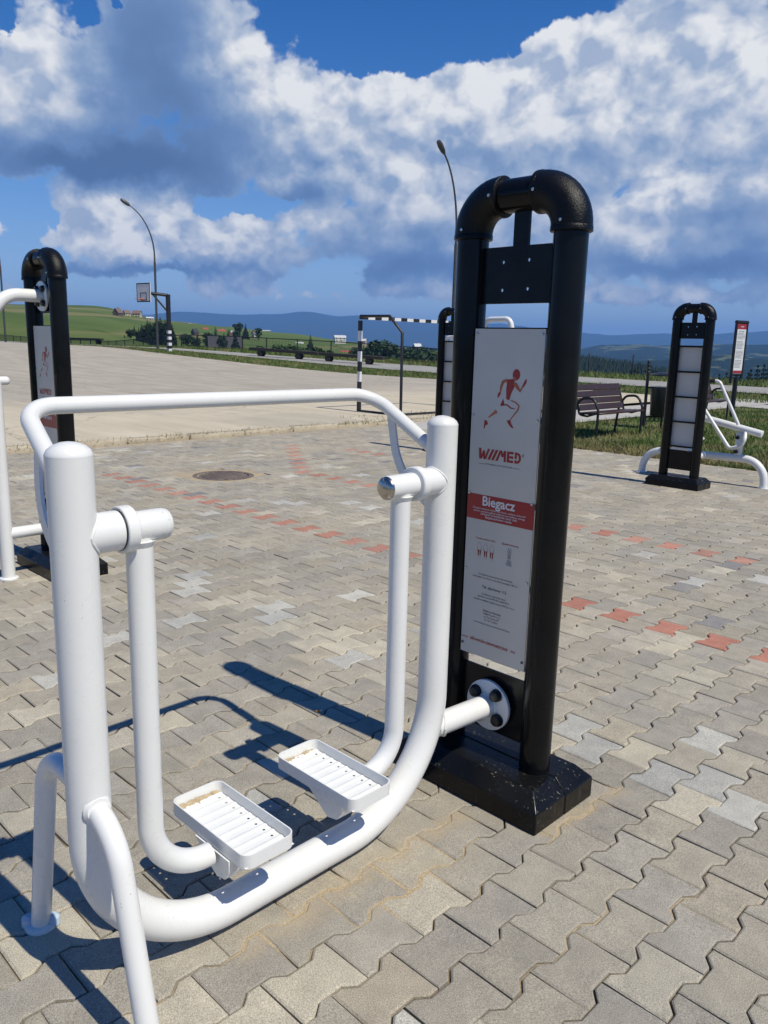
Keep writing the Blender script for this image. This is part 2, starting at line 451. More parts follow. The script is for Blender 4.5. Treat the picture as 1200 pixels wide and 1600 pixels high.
def court_mat():
    m, t, b = new_mat('court_concrete')
    P = t.pos()
    x, y, z = t.sep(P)
    far = t.smooth(t.math('ADD', t.math('MULTIPLY', x, -1.0), t.math('MULTIPLY', t.noise(P, 0.35, 4), 5.0)), 17.0, 21.0)
    st = t.vmath('MULTIPLY', P, (0.35, 1.6, 1.0))
    n = t.noise(st, 1.2, 6, 0.65)
    near_c = t.mix(t.lin(n, 0.3, 0.7), (0.43, 0.375, 0.28), (0.55, 0.485, 0.37))
    far_c = t.mix(t.lin(n, 0.3, 0.7), (0.31, 0.275, 0.228), (0.43, 0.385, 0.318))
    c = t.mix(far, near_c, far_c)
    c = t.mix(t.smooth(t.noise(P, 2.1, 5, 0.7), 0.62, 0.76), c, (0.24, 0.215, 0.18))
    c = t.mix(t.math('MULTIPLY', t.smooth(t.noise(t.vmath('MULTIPLY', P, (0.5, 6, 1)), 0.6, 5, 0.7), 0.60, 0.68), 0.5), c, (0.50, 0.46, 0.38))
    # expansion joints every five metres
    jx = t.math('ABSOLUTE', t.math('SUBTRACT', t.math('FRACT', t.math('DIVIDE', x, 6.0)), 0.5))
    jy = t.math('ABSOLUTE', t.math('SUBTRACT', t.math('FRACT', t.math('DIVIDE', y, 6.0)), 0.5))
    j = t.math('MAXIMUM', t.smooth(jx, 0.0, 0.004, 1, 0), t.smooth(jy, 0.0, 0.004, 1, 0))
    c = t.mix(t.math('MULTIPLY', j, 0.5), c, (0.14, 0.12, 0.10))
    # cracks and darker repair patches
    wv = t.vmath('ADD', P, t.vmath('SCALE', t.noise(P, 0.9, 4, 0.6, out='Color'), scale=1.6))
    ck = t.smooth(t.voro(wv, 0.16, 'DISTANCE_TO_EDGE'), 0.0, 0.0045, 1.0, 0.0)
    c = t.mix(t.math('MULTIPLY', ck, 0.55), c, (0.13, 0.11, 0.09))
    c = t.mix(t.math('MULTIPLY', t.smooth(t.noise(P, 0.22, 5, 0.6), 0.54, 0.62), 0.35), c, (0.30, 0.27, 0.225))
    t.put(b.inputs['Base Color'], c)
    b.inputs['Roughness'].default_value = 0.92
    b.inputs['Specular IOR Level'].default_value = 0.2
    t.put(b.inputs['Normal'], t.bump(t.noise(P, 45, 5, 0.7), 0.35, 0.006))
    return m


def rough_ground(name, c0, c1, c2, s1=0.8, s2=14.0, bump=0.5):
    m, t, b = new_mat(name)
    P = t.pos()
    n = t.noise(P, s1, 6, 0.65)
    c = t.mix(t.lin(n, 0.3, 0.7), c0, c1)
    c = t.mix(t.smooth(t.noise(P, s2, 5, 0.7), 0.5, 0.72), c, c2)
    t.put(b.inputs['Base Color'], c)
    b.inputs['Roughness'].default_value = 0.95
    b.inputs['Specular IOR Level'].default_value = 0.15
    t.put(b.inputs['Normal'], t.bump(t.noise(P, 50, 4, 0.7), bump, 0.01))
    return m


def meadow_mat():
    m, t, b = new_mat('meadow')
    P = t.pos()
    n = t.noise(P, 0.007, 5, 0.6)
    # mown strips run along the slope
    x, y, z = t.sep(P)
    str_ = t.noise(t.comb(t.math('MULTIPLY', t.math('ADD', x, y), 0.004), t.math('MULTIPLY', z, 0.16), 0.0), 1.0, 3, 0.5)
    c = t.mix(t.lin(n, 0.35, 0.65), (0.066, 0.104, 0.027), (0.102, 0.142, 0.042))
    c = t.mix(t.smooth(str_, 0.55, 0.63), c, (0.17, 0.16, 0.07))
    c = t.mix(t.smooth(t.noise(P, 0.011, 4), 0.62, 0.68), c, (0.042, 0.075, 0.020))
    c = t.mix(t.math('MULTIPLY', t.smooth(t.noise(P, 1.5, 5, 0.7), 0.5, 0.7), 0.4), c, (0.14, 0.15, 0.05))
    t.put(b.inputs['Base Color'], c)
    b.inputs['Roughness'].default_value = 1.0
    b.inputs['Specular IOR Level'].default_value = 0.05
    t.put(b.inputs['Normal'], t.bump(t.noise(P, 0.6, 5, 0.7), 0.8, 0.6))
    return m


def hills_mat(name, forest, field, thr, s):
    m, t, b = new_mat(name)
    P = t.pos()
    x, y, z = t.sep(P)
    P2 = t.comb(x, y, t.math('MULTIPLY', z, 6.0))
    n = t.noise(P2, s, 6, 0.62)
    tr = t.noise(P2, s * 26, 3, 0.6)
    fo = t.mix(t.lin(tr, 0.3, 0.7), tuple(c * 0.55 for c in forest), tuple(c * 1.35 for c in forest))
    fi = t.mix(t.lin(t.noise(P2, s * 4, 3), 0.35, 0.65), field, tuple(c * 1.5 for c in field))
    # dots of single trees on the fields
    fi = t.mix(t.smooth(t.noise(P2, s * 34, 2), 0.58, 0.64), fi, forest)
    c = t.mix(t.smooth(n, thr, thr + 0.03), fo, fi)
    t.put(b.inputs['Base Color'], c)
    b.inputs['Roughness'].default_value = 1.0
    b.inputs['Specular IOR Level'].default_value = 0.0
    t.put(b.inputs['Normal'], t.bump(tr, 1.0, 12.0))
    return m


def leaf_mat(name, c0, c1):
    m, t, b = new_mat(name)
    P = t.pos()
    oi = t.node('ShaderNodeObjectInfo').outputs['Random']
    n = t.noise(P, 1.7, 4, 0.7)
    c = t.mix(t.lin(n, 0.3, 0.7), c0, c1)
    c = t.mix(1.0, c, t.comb(t.lin(oi, 0, 1, 0.8, 1.2), t.lin(oi, 0, 1, 0.85, 1.15), 1.0), 'MULTIPLY')
    t.put(b.inputs['Base Color'], c)
    b.inputs['Roughness'].default_value = 0.7
    b.inputs['Specular IOR Level'].default_value = 0.2
    return m


def grass_mat(name, c0, c1, dry):
    m, t, b = new_mat(name)
    P = t.pos()
    c = t.mix(t.lin(t.noise(P, 9, 3), 0.3, 0.7), c0, c1)
    near = t.smooth(t.sep(P)[1], 9.2, 12.5, 0.13, 0.0)
    near = t.math('MULTIPLY', near, t.smooth(t.sep(P)[1], 8.0, 9.0))
    q = t.math('ADD', t.math('ADD', t.noise(P, 0.9, 4, 0.6), near), t.math('MULTIPLY', t.noise(P, 30, 2), 0.25))
    c = t.mix(t.smooth(q, 0.60, 0.76), c, dry)
    t.put(b.inputs['Base Color'], c)
    b.inputs['Roughness'].default_value = 0.65
    b.inputs['Specular IOR Level'].default_value = 0.25
    return m


def board_mat():
    m, t, b = new_mat('sign_white')
    P = t.pos()
    c = t.mix(t.lin(t.noise(P, 7, 4), 0.3, 0.7), (0.56, 0.53, 0.475), (0.60, 0.57, 0.515))
    t.put(b.inputs['Base Color'], c)
    t.put(b.inputs['Roughness'], t.lin(t.noise(P, 12, 3), 0.3, 0.7, 0.28, 0.40))
    return m


W = white_paint()
BK = black_paint('black_tube_paint', 0.18, 0.0, 0, False)
BKE = black_paint('black_elbow_plastic', 0.28, 0.55, 300, False)
BKB = black_paint('black_base_paint', 0.30, 0.10, 90, True)
PAVE = paver_mat()
JOINT = joint_mat()
COURT = court_mat()
ROAD = rough_ground('road_asphalt', (0.24, 0.235, 0.225), (0.33, 0.32, 0.30), (0.28, 0.265, 0.24), 0.7, 9, 0.4)
WALK = rough_ground('walkway_concrete', (0.36, 0.345, 0.32), (0.46, 0.44, 0.405), (0.33, 0.30, 0.26), 1.2, 10, 0.3)
KERB = rough_ground('crumbled_kerb', (0.36, 0.31, 0.225), (0.48, 0.42, 0.315), (0.22, 0.185, 0.13), 2.5, 18, 0.9)
SOIL = rough_ground('grass_soil', (0.075, 0.095, 0.030), (0.12, 0.14, 0.05), (0.24, 0.19, 0.105), 1.1, 5, 0.9)
MEADOW = meadow_mat()
HILLS = hills_mat('far_hills', (0.015, 0.028, 0.014), (0.085, 0.100, 0.045), 0.545, 0.0034)
MOUNT = hills_mat('mountain_forest', (0.016, 0.030, 0.016), (0.03, 0.045, 0.02), 0.72, 0.0008)
GRASS = grass_mat('grass_blades', (0.055, 0.105, 0.018), (0.10, 0.155, 0.035), (0.23, 0.20, 0.085))
GRASSD = grass_mat('dry_weeds', (0.12, 0.13, 0.04), (0.20, 0.18, 0.07), (0.28, 0.23, 0.11))
CONIF = leaf_mat('conifer_needles', (0.009, 0.020, 0.009), (0.020, 0.037, 0.014))
BROAD = leaf_mat('broad_leaves', (0.018, 0.040, 0.012), (0.042, 0.075, 0.022))
BUSHL = leaf_mat('bush_leaves', (0.06, 0.10, 0.025), (0.11, 0.16, 0.045))
BARK = plain('bark', (0.06, 0.045, 0.032), 0.9, var=0.3)
BOARD = board_mat()
RED = plain('print_red', (0.33, 0.018, 0.022), 0.35, var=0.05)
ORANGE = plain('print_orange', (0.45, 0.10, 0.04), 0.35, var=0.2, scale=40)
WHITEP = plain('print_white', (0.70, 0.70, 0.70), 0.35, var=0.03)
GREYP = plain('print_grey', (0.07, 0.07, 0.075), 0.4, var=0.05)
LGREYP = plain('print_light_grey', (0.26, 0.26, 0.27), 0.4, var=0.05)
PANEL = plain('panel_back_grey', (0.56, 0.57, 0.57), 0.5, var=0.04, scale=3)
STEEL = plain('screw_steel', (0.55, 0.55, 0.55), 0.3, 1.0)
CHROME = plain('chrome_cap', (0.48, 0.44, 0.39), 0.22, 1.0, var=0.08, scale=30)
BOLTC = plain('black_bolt_cap', (0.010, 0.010, 0.011), 0.42, var=0.2)
RUBBER = plain('black_grip', (0.018, 0.017, 0.017), 0.7, var=0.2, bump=0.3, bscale=90)
FOOTC = plain('foot_cap_plastic', (0.44, 0.54, 0.63), 0.45, var=0.1)
MAROON = plain('bench_slat_paint', (0.040, 0.020, 0.014), 0.42, var=0.25, scale=6, bump=0.2, bscale=25)
IRON = plain('black_iron', (0.012, 0.012, 0.013), 0.4, var=0.2)
FENCEM = plain('fence_paint', (0.016, 0.016, 0.018), 0.5, var=0.2)
POLEM = plain('lamp_pole_steel', (0.10, 0.095, 0.09), 0.45, 0.6, var=0.2)
LAMPG = plain('lamp_head_plastic', (0.06, 0.06, 0.06), 0.4)
GOALB = plain('goal_black', (0.014, 0.014, 0.016), 0.45, var=0.2)
GOALW = plain('goal_white', (0.68, 0.67, 0.65), 0.5, var=0.06)
HOOPB = plain('backboard_grey', (0.66, 0.65, 0.63), 0.6, var=0.12, scale=5)
HOOPO = plain('hoop_orange', (0.50, 0.16, 0.08), 0.5)
RUST = plain('cast_iron_rust', (0.17, 0.135, 0.115), 0.75, 0.3, var=0.35, scale=12, bump=0.4, bscale=80)
WOODD = plain('dark_plank', (0.028, 0.023, 0.020), 0.7, var=0.3, scale=3)
TYRE = plain('dark_block', (0.020, 0.020, 0.020), 0.85, var=0.3)
RENDER_W = plain('house_render_white', (0.62, 0.58, 0.50), 0.85, var=0.08, scale=0.6)
RENDER_C = plain('house_render_cream', (0.56, 0.44, 0.30), 0.85, var=0.1, scale=0.6)
LOGW = plain('house_timber', (0.14, 0.085, 0.05), 0.8, var=0.25, scale=0.8)
ROOFD = plain('roof_dark', (0.030, 0.030, 0.036), 0.7, var=0.2, scale=0.8)
ROOFR = plain('roof_red', (0.30, 0.055, 0.040), 0.7, var=0.2, scale=0.8)
ROOFB = plain('roof_brown', (0.16, 0.10, 0.075), 0.7, var=0.2, scale=0.8)
ROOFG = plain('roof_pale', (0.50, 0.50, 0.50), 0.6, var=0.1, scale=0.8)
GLASSW = plain('window_dark', (0.03, 0.035, 0.045), 0.15)
FILTER = plain('cigarette_filter', (0.60, 0.28, 0.08), 0.8)
PAPER = plain('cigarette_paper', (0.70, 0.68, 0.64), 0.8)
SANDP = rough_ground('blown_sand', (0.34, 0.265, 0.165), (0.50, 0.405, 0.265), (0.26, 0.20, 0.12), 60, 200, 0.8)

# ------------------------------------------------------------------ mesh helpers


def link(o, parent=None):
    COL.objects.link(o)
    if parent is not None:
        o.parent = parent
    return o


def tag(o, label=None, cat=None, group=None, kind=None):
    if label:
        o['label'] = label
    if cat:
        o['category'] = cat
    if group:
        o['group'] = group
    if kind:
        o['kind'] = kind
    return o


def empty(name, loc, rz=0.0, label=None, cat=None, group=None):
    o = bpy.data.objects.new(name, None)
    o.empty_display_size = 0.1
    o.location = loc
    o.rotation_euler = (0, 0, rz)
    link(o)
    return tag(o, label, cat, group)


def copy_tree(o, parent=None):
    c = o.copy()
    COL.objects.link(c)
    if parent is not None:
        c.parent = parent
    for ch in [k for k in o.children]:
        copy_tree(ch, c)
    return c


def frames(pts):
    P = [Vector(p) for p in pts]
    T = []
    for i in range(len(P)):
        a = P[max(i - 1, 0)]
        b = P[min(i + 1, len(P) - 1)]
        T.append((b - a).normalized())
    ref = Vector((0, 0, 1)) if abs(T[0].z) < 0.9 else Vector((0, 1, 0))
    N = (ref - T[0] * ref.dot(T[0])).normalized()
    out = []
    for i in range(len(P)):
        if i:
            q = T[i - 1].rotation_difference(T[i])
            N = q @ N
            N = (N - T[i] * N.dot(T[i])).normalized()
        out.append((P[i], N, T[i].cross(N)))
    return out


def fillet(pts, r, n=10):
    P = [Vector(p) for p in pts]
    out = [P[0]]
    for i in range(1, len(P) - 1):
        rr = r[i - 1] if isinstance(r, (list, tuple)) else r
        a = (P[i - 1] - P[i]).normalized()
        b = (P[i + 1] - P[i]).normalized()
        ang = a.angle(b)
        if rr <= 0 or ang > PI - 0.02:
            out.append(P[i])
            continue
        tl = rr / math.tan(ang / 2)
        c = P[i] + (a + b).normalized() * (rr / math.sin(ang / 2))
        p0 = P[i] + a * tl
        p1 = P[i] + b * tl
        v0, v1 = p0 - c, p1 - c
        q = v0.rotation_difference(v1)
        for k in range(n + 1):
            out.append(c + Quaternion().slerp(q, k / n) @ v0)
    out.append(P[-1])
    # drop doubles
    res = [out[0]]
    for p in out[1:]:
        if (p - res[-1]).length > 1e-5:
            res.append(p)
    return res


class MB:
    def __init__(self):
        self.v = []
        self.f = []
        self.m = []

    def add(self, verts, faces, mi=0):
        o = len(self.v)
        self.v += [tuple(p) for p in verts]
        self.f += [tuple(i + o for i in f) for f in faces]
        self.m += [mi] * len(faces)

    def tube(self, pts, r, segs=16, caps=True, mi=0, dome=0.0):
        fr = frames(pts)
        vs, fs = [], []
        rr = r if isinstance(r, (list, tuple)) else [r] * len(fr)
        for (p, n, b), q in zip(fr, rr):
            for k in range(segs):
                a = 2 * PI * k / segs
                vs.append(p + (n * math.cos(a) + b * math.sin(a)) * q)
        for i in range(len(fr) - 1):
            for k in range(segs):
                k2 = (k + 1) % segs
                fs.append((i * segs + k, i * segs + k2, (i + 1) * segs + k2, (i + 1) * segs + k))
        if caps:
            fs.append(tuple(range(segs))[::-1])
            fs.append(tuple((len(fr) - 1) * segs + k for k in range(segs)))
        self.add(vs, fs, mi)
        return self

    def cyl(self, p0, p1, r, segs=16, mi=0, r2=None, bevel=0.0):
        p0, p1 = Vector(p0), Vector(p1)
        d = (p1 - p0).normalized()
        r2 = r if r2 is None else r2
        if bevel:
            pts = [p0, p0 + d * bevel, p1 - d * bevel, p1]
            self.tube(pts, [r - bevel, r, r2, r2 - bevel], segs, True, mi)
        else:
            self.tube([p0, p1], [r, r2], segs, True, mi)
        return self

    def dome(self, c, axis, r, h, segs=20, rings=5, mi=0, skirt=0.0):
        c = Vector(c)
        ax = Vector(axis).normalized()
        pts, rad = [], []
        if skirt:
            pts.append(c - ax * skirt)
            rad.append(r)
        for i in range(rings + 1):
            a = (PI / 2) * i / rings
            pts.append(c + ax * (h * math.sin(a)))
            rad.append(max(r * math.cos(a), r * 0.02))
        self.tube(pts, rad, segs, True, mi)
        return self

    def box(self, c, s, mi=0, rot=None, bevel=0.0):
        c = Vector(c)
        hx, hy, hz = s[0] / 2, s[1] / 2, s[2] / 2
        if bevel <= 0:
            vs = [Vector((sx * hx, sy * hy, sz * hz)) for sx in (-1, 1) for sy in (-1, 1) for sz in (-1, 1)]
            fs = [(0, 1, 3, 2), (4, 6, 7, 5), (0, 4, 5, 1), (2, 3, 7, 6), (0, 2, 6, 4), (1, 5, 7, 3)]
        else:
            vs, fs = [], []
            b = min(bevel, hx * 0.9, hy * 0.9, hz * 0.9)
            idx = {}
            for sx in (-1, 1):
                for sy in (-1, 1):
                    for sz in (-1, 1):
                        for k, o in enumerate(((b, 0, 0), (0, b, 0), (0, 0, b))):
                            # k: the axis on which the vertex stays at full extent is not k
                            p = [sx * (hx - b), sy * (hy - b), sz * (hz - b)]
                            p[k] = (sx * hx, sy * hy, sz * hz)[k]
                            idx[(sx, sy, sz, k)] = len(vs)
                            vs.append(Vector(p))
            S = (-1, 1)
            for s_ in S:
                fs.append(tuple(idx[(s_, y_, z_, 0)] for y_, z_ in ((-1, -1), (1, -1), (1, 1), (-1, 1))))
                fs.append(tuple(idx[(x_, s_, z_, 1)] for x_, z_ in ((-1, -1), (1, -1), (1, 1), (-1, 1))))
                fs.append(tuple(idx[(x_, y_, s_, 2)] for x_, y_ in ((-1, -1), (1, -1), (1, 1), (-1, 1))))
            for a_ in S:
                for b_ in S:
                    fs.append((idx[(a_, b_, -1, 0)], idx[(a_, b_, 1, 0)], idx[(a_, b_, 1, 1)], idx[(a_, b_, -1, 1)]))
                    fs.append((idx[(a_, -1, b_, 0)], idx[(a_, 1, b_, 0)], idx[(a_, 1, b_, 2)], idx[(a_, -1, b_, 2)]))
                    fs.append((idx[(-1, a_, b_, 1)], idx[(1, a_, b_, 1)], idx[(1, a_, b_, 2)], idx[(-1, a_, b_, 2)]))
            for x_ in S:
                for y_ in S:
                    for z_ in S:
                        fs.append(tuple(idx[(x_, y_, z_, k)] for k in range(3)))
        if rot is not None:
            vs = [rot @ v for v in vs]
        self.add([v + c for v in vs], fs, mi)
        return self

    def prism(self, outline, y0, y1, axis='Y', mi=0):
        """outline in the two other axes, extruded along axis"""
        n = len(outline)

        def P(a, b, h):
            return {'Y': (a, h, b), 'X': (h, a, b), 'Z': (a, b, h)}[axis]
        vs = [P(a, b, y0) for a, b in outline] + [P(a, b, y1) for a, b in outline]
        fs = [tuple(range(n)), tuple(range(2 * n - 1, n - 1, -1))]
        for i in range(n):
            j = (i + 1) % n
            fs.append((i, i + n, j + n, j))
        self.add(vs, fs, mi)
        return self

    def mesh(self, name, mats, angle=38, fix=True):
        me = bpy.data.meshes.new(name)
        me.from_pydata(self.v, [], self.f)
        ms = mats if isinstance(mats, (list, tuple)) else [mats]
        for m in ms:
            me.materials.append(m)
        if len(ms) > 1:
            me.polygons.foreach_set('material_index', self.m)
        if fix:
            bm = bmesh.new()
            bm.from_mesh(me)
            bmesh.ops.recalc_face_normals(bm, faces=bm.faces)
            bm.to_mesh(me)
            bm.free()
        me.polygons.foreach_set('use_smooth', [True] * len(me.polygons))
        me.set_sharp_from_angle(angle=R_(angle))
        me.update()
        return me

    def build(self, name, mats, parent=None, angle=38, fix=True, loc=None):
        o = bpy.data.objects.new(name, self.mesh(name, mats, angle, fix))
        if loc is not None:
            o.location = loc
        return link(o, parent)


def np_mesh(name, V, F, mats, parent=None, smooth=False, attr=None, mi=None):
    """big meshes from numpy arrays; F (n,3) or (n,4)"""
    me = bpy.data.meshes.new(name)
    V = np.asarray(V, np.float32)
    F = np.asarray(F, np.int32)
    k = F.shape[1]
    me.vertices.add(len(V))
    me.vertices.foreach_set('co', V.ravel())
    me.loops.add(F.size)
    me.loops.foreach_set('vertex_index', F.ravel())
    me.polygons.add(len(F))
    me.polygons.foreach_set('loop_start', np.arange(0, F.size, k, dtype=np.int32))
    me.polygons.foreach_set('loop_total', np.full(len(F), k, np.int32))
    for m in (mats if isinstance(mats, (list, tuple)) else [mats]):
        me.materials.append(m)
    if mi is not None:
        me.polygons.foreach_set('material_index', np.asarray(mi, np.int32))
    me.update(calc_edges=True)
    me.validate()
    me.polygons.foreach_set('use_smooth', [smooth] * len(me.polygons))
    if attr is not None:
        a = me.color_attributes.new('tint', 'FLOAT_COLOR', 'POINT')
        a.data.foreach_set('color', np.asarray(attr, np.float32).ravel())
    o = bpy.data.objects.new(name, me)
    return link(o, parent)


# ------------------------------------------------------------------ places in the landscape
def rise(X):
    t = np.clip((-25 - np.asarray(X, float)) / 30, 0, 1)
    return 0.75 * t * t * (3 - 2 * t)


def view_ray(px, py):
    d = AX_R * ((px - 600) / FOC) + AX_D * ((py - 800) / FOC) + AX_F
    return d


def bearing(px, py=535):
    """horizontal unit vector and tangent of elevation towards a point of the photograph"""
    d = view_ray(px, py)
    h = math.hypot(d[0], d[1])
    return np.array([d[0] / h, d[1] / h]), d[2] / h


def spot(px, dist):
    u, _ = bearing(px)
    return CAM[0] + u[0] * dist, CAM[1] + u[1] * dist


def zat(px, py, dist):
    _, te = bearing(px, py)
    return CAM[2] + te * dist


# ------------------------------------------------------------------ terrain
# azimuth columns (as photograph columns), the row where each ridge stands
PXK = np.array([-1500, -600, 0, 150, 250, 350, 450, 550, 650, 750, 900, 1050, 1200, 1800, 2700], float)
RIDGE_Y = np.array([470, 470, 474, 480, 498, 511, 521, 533, 545, 556, 566, 588, 596, 600, 600], float)
BROW_D = np.array([82, 80, 76, 72, 69, 66, 63, 61, 58, 55, 52, 49, 47, 46, 46], float)
LEFTNESS = np.clip((350 - PXK) / 250, 0, 1)


def terr_knots():
    T = []
    for px, ry, bd, lf in zip(PXK, RIDGE_Y, BROW_D, LEFTNESS):
        u, te = bearing(px, ry)
        zr = CAM[2] + te * 800
        rt = np.clip((px - 500) / 400, 0, 1)
        x, y = spot(px, bd)
        zb = float(rise(x)) - 0.03
        d = [0, bd, bd + 14, 135, 250, 380, 560, 800, 950, 1350]
        low = [None, zb, zb - 1.2 - 1.5 * rt, -4.5 - 6 * rt, -6 - 16 * rt, -7 - 26 * rt, zr * 0.6 - 4.5 - 20 * rt, zr, zr - 9, -75]
        hi = [None, zb, zb - 0.6, 0.5, 4, 9, zr * 0.58, zr, zr - 6, -75]
        z = [None] + [l * (1 - lf) + h * lf for l, h in zip(low[1:], hi[1:])]
        T.append((px, d, z, zb))
    return T


TK = terr_knots()
_az = np.array([math.atan2(bearing(p)[0][0], bearing(p)[0][1]) for p in PXK])
_az = np.unwrap(_az)
_D = np.array([t[1][1:] for t in TK])
_Z = np.array([t[2][1:] for t in TK])


def ground_z(x, y):
    """height of the land at plan position"""
    x = np.atleast_1d(np.asarray(x, float))
    y = np.atleast_1d(np.asarray(y, float))
    dx, dy = x - CAM[0], y - CAM[1]
    d = np.hypot(dx, dy)
    a = np.arctan2(dx, dy)
    a = np.where(a > _az[-1] + 1e-9, a, a)
    a = np.clip(a, _az[0], _az[-1])
    i = np.clip(np.searchsorted(_az, a) - 1, 0, len(_az) - 2)
    f = (a - _az[i]) / (_az[i + 1] - _az[i])
    f = f * f * (3 - 2 * f) * 0.5 + f * 0.5
    Dk = _D[i] * (1 - f)[:, None] + _D[i + 1] * f[:, None]
    Zk = _Z[i] * (1 - f)[:, None] + _Z[i + 1] * f[:, None]
    out = np.asarray(rise(x)) - 0.03
    n = Dk.shape[1]
    m = d > Dk[:, 0]
    j = np.clip((d[:, None] > Dk).sum(1) - 1, 0, n - 2)
    r = np.arange(len(d))
    g = np.clip((d - Dk[r, j]) / (Dk[r, j + 1] - Dk[r, j]), 0, 1)
    g = g * g * (3 - 2 * g) * 0.55 + g * 0.45
    zz = Zk[r, j] * (1 - g) + Zk[r, j + 1] * g
    return np.where(m, zz, out)


def polar_sheet(name, rad, px_cols, zfun, mats, mifun=None):
    U = np.array([bearing(p)[0] for p in px_cols])
    n, k = len(px_cols), len(rad)
    X = CAM[0] + U[:, :1] * rad[None, :]
    Y = CAM[1] + U[:, 1:] * rad[None, :]
    Z = zfun(X, Y, rad, px_cols)
    V = np.stack([X, Y, Z], -1).reshape(-1, 3)
    i = np.arange(n - 1)[:, None] * k + np.arange(k - 1)[None, :]
    F = np.stack([i, i + k, i + k + 1, i + 1], -1).reshape(-1, 4)
    mi = None
    if mifun is not None:
        mi = mifun(V[F].mean(1))
    o = np_mesh(name, V, F, mats, None, True, mi=mi)
    return o


def fbm(x, y, s, seed=0.0, octs=4):
    out = np.zeros(x.size)
    xf, yf = x.ravel() * s, y.ravel() * s
    for q in range(x.size):
        out[q] = mnoise.fractal(Vector((xf[q], yf[q], seed)), 0.9, 2.1, octs)
    return out.reshape(x.shape)


# near land: a full circle round the plaza, then the slopes in view
def full_circle_ground():
    rad = np.concatenate([np.linspace(0.0, 44, 34)[1:], np.linspace(46, 90, 24), np.geomspace(94, 1350, 54)])
    az = np.concatenate([np.linspace(_az[0], _az[-1], 250), np.linspace(_az[-1], _az[0] + 2 * PI, 60)[1:]])
    X = CAM[0] + np.sin(az)[:, None] * rad[None, :]
    Y = CAM[1] + np.cos(az)[:, None] * rad[None, :]
    Z = np.zeros_like(X)
    for i in range(len(az)):
        if az[i] <= _az[-1] + 1e-6:
            Z[i] = ground_z(X[i], Y[i])
        else:
            # behind the viewer: blend between the two ends
            f = (az[i] - _az[-1]) / (_az[0] + 2 * PI - _az[-1])
            za = ground_z(CAM[0] + np.sin(_az[-1]) * rad, CAM[1] + np.cos(_az[-1]) * rad)
            zb = ground_z(CAM[0] + np.sin(_az[0]) * rad, CAM[1] + np.cos(_az[0]) * rad)
            Z[i] = np.where(rad > 50, za * (1 - f) + zb * f, np.asarray(rise(X[i])) - 0.03)
    ds = np.hypot(X - CAM[0], Y - CAM[1])
    amp = np.clip((ds - 90) / 500, 0, 1) * 2.2
    Z = Z + fbm(X, Y, 0.012, 3.0, 3) * amp
    n, k = X.shape
    # lower the land a little under the paved plaza
    inpl = (X > -9.6) & (X < 9) & (Y < 9.2) & (Y > -9)
    Z = np.where(inpl, -0.10, Z)
    V = np.stack([X, Y, Z], -1).reshape(-1, 3)
    V = np.vstack([V, [[CAM[0], CAM[1], -0.10]]])
    i = np.arange(n - 1)[:, None] * k + np.arange(k - 1)[None, :]
    F = np.stack([i + 1, i + k + 1, i + k, i], -1).reshape(-1, 4)
    c = V[F].mean(1)
    d = np.hypot(c[:, 0] - CAM[0], c[:, 1] - CAM[1])
    o = np_mesh('ground', V, F, [SOIL, MEADOW], None, True, mi=(d > 60).astype(int))
    return tag(o, kind='structure')


full_circle_ground()


def hills_sheet():
    rad = np.concatenate([np.linspace(1250, 2600, 26), np.linspace(2650, 5600, 44)])
    cols = np.linspace(-900, 2100, 420)
    kp = np.array([-900, 400, 700, 880, 910, 935, 960, 1000, 1040, 1090, 1130, 1165, 1200, 1300, 1700, 2100], float)
    y_far = np.array([552, 550, 548, 546, 545, 542, 541, 538, 539, 541, 538, 539, 541, 540, 545, 548], float)
    y_mid = np.array([575, 570, 566, 560, 559, 557, 560, 566, 566, 560, 557, 560, 562, 560, 565, 570], float)

    def zf(X, Y, rad, cols):
        Z = np.zeros_like(X)
        for i, px in enumerate(cols):
            zfar = zat(px, np.interp(px, kp, y_far), 4300)
            zmid = zat(px, np.interp(px, kp, y_mid), 2500)
            Z[i] = np.interp(rad, [1250, 1700, 2500, 3000, 3700, 4300, 5600], [-95, -105, zmid, zmid - 55, zfar - 50, zfar, -190])
        return Z + fbm(X, Y, 0.0016, 9.0, 5) * 16 * np.clip((rad[None, :] - 1250) / 400, 0, 1) + fbm(X, Y, 0.03, 4.0, 2) * 3.5
    o = polar_sheet('hills', rad, cols, zf, [HILLS])
    tag(o, kind='structure')


def mountains_sheet():
    rad = np.concatenate([np.linspace(5500, 10800, 14), np.linspace(11000, 13600, 22)])
    cols = np.linspace(-900, 2100, 520)
    kp = np.array([-900, -60, 0, 120, 240, 280, 330, 380, 405, 431, 473, 490, 507, 533, 556, 600, 650, 690, 720, 756, 776, 800, 850,
                   904, 917, 960, 993, 1041, 1080, 1115, 1143, 1170, 1197, 1260, 1500, 2100], float)
    yk = np.array([505, 500, 498, 495, 492, 489, 487.5, 489, 490, 489.5, 486, 487.5, 491, 494, 492, 494, 498, 502, 506, 507, 505.5, 508, 515,
                   519, 521.5, 522.5, 522, 521, 523, 522, 520, 521, 518.5, 519, 524, 528], float)

    def zf(X, Y, rad, cols):
        Z = np.zeros_like(X)
        yy = np.interp(cols, kp, yk)
        ker = np.array([1, 2, 3, 2, 1.0])
        ys = np.convolve(np.pad(yy, 2, mode='edge'), ker / ker.sum(), 'valid')
        for i, px in enumerate(cols):
            z = zat(px, ys[i], 12000)
            Z[i] = np.interp(rad, [5500, 8500, 12000, 13600], [-200, -150, z, z - 160])
        return Z + fbm(X, Y, 0.0011, 1.0, 5) * 26
    o = polar_sheet('mountains', rad, cols, zf, [MOUNT])
    tag(o, kind='structure')


hills_sheet()
mountains_sheet()

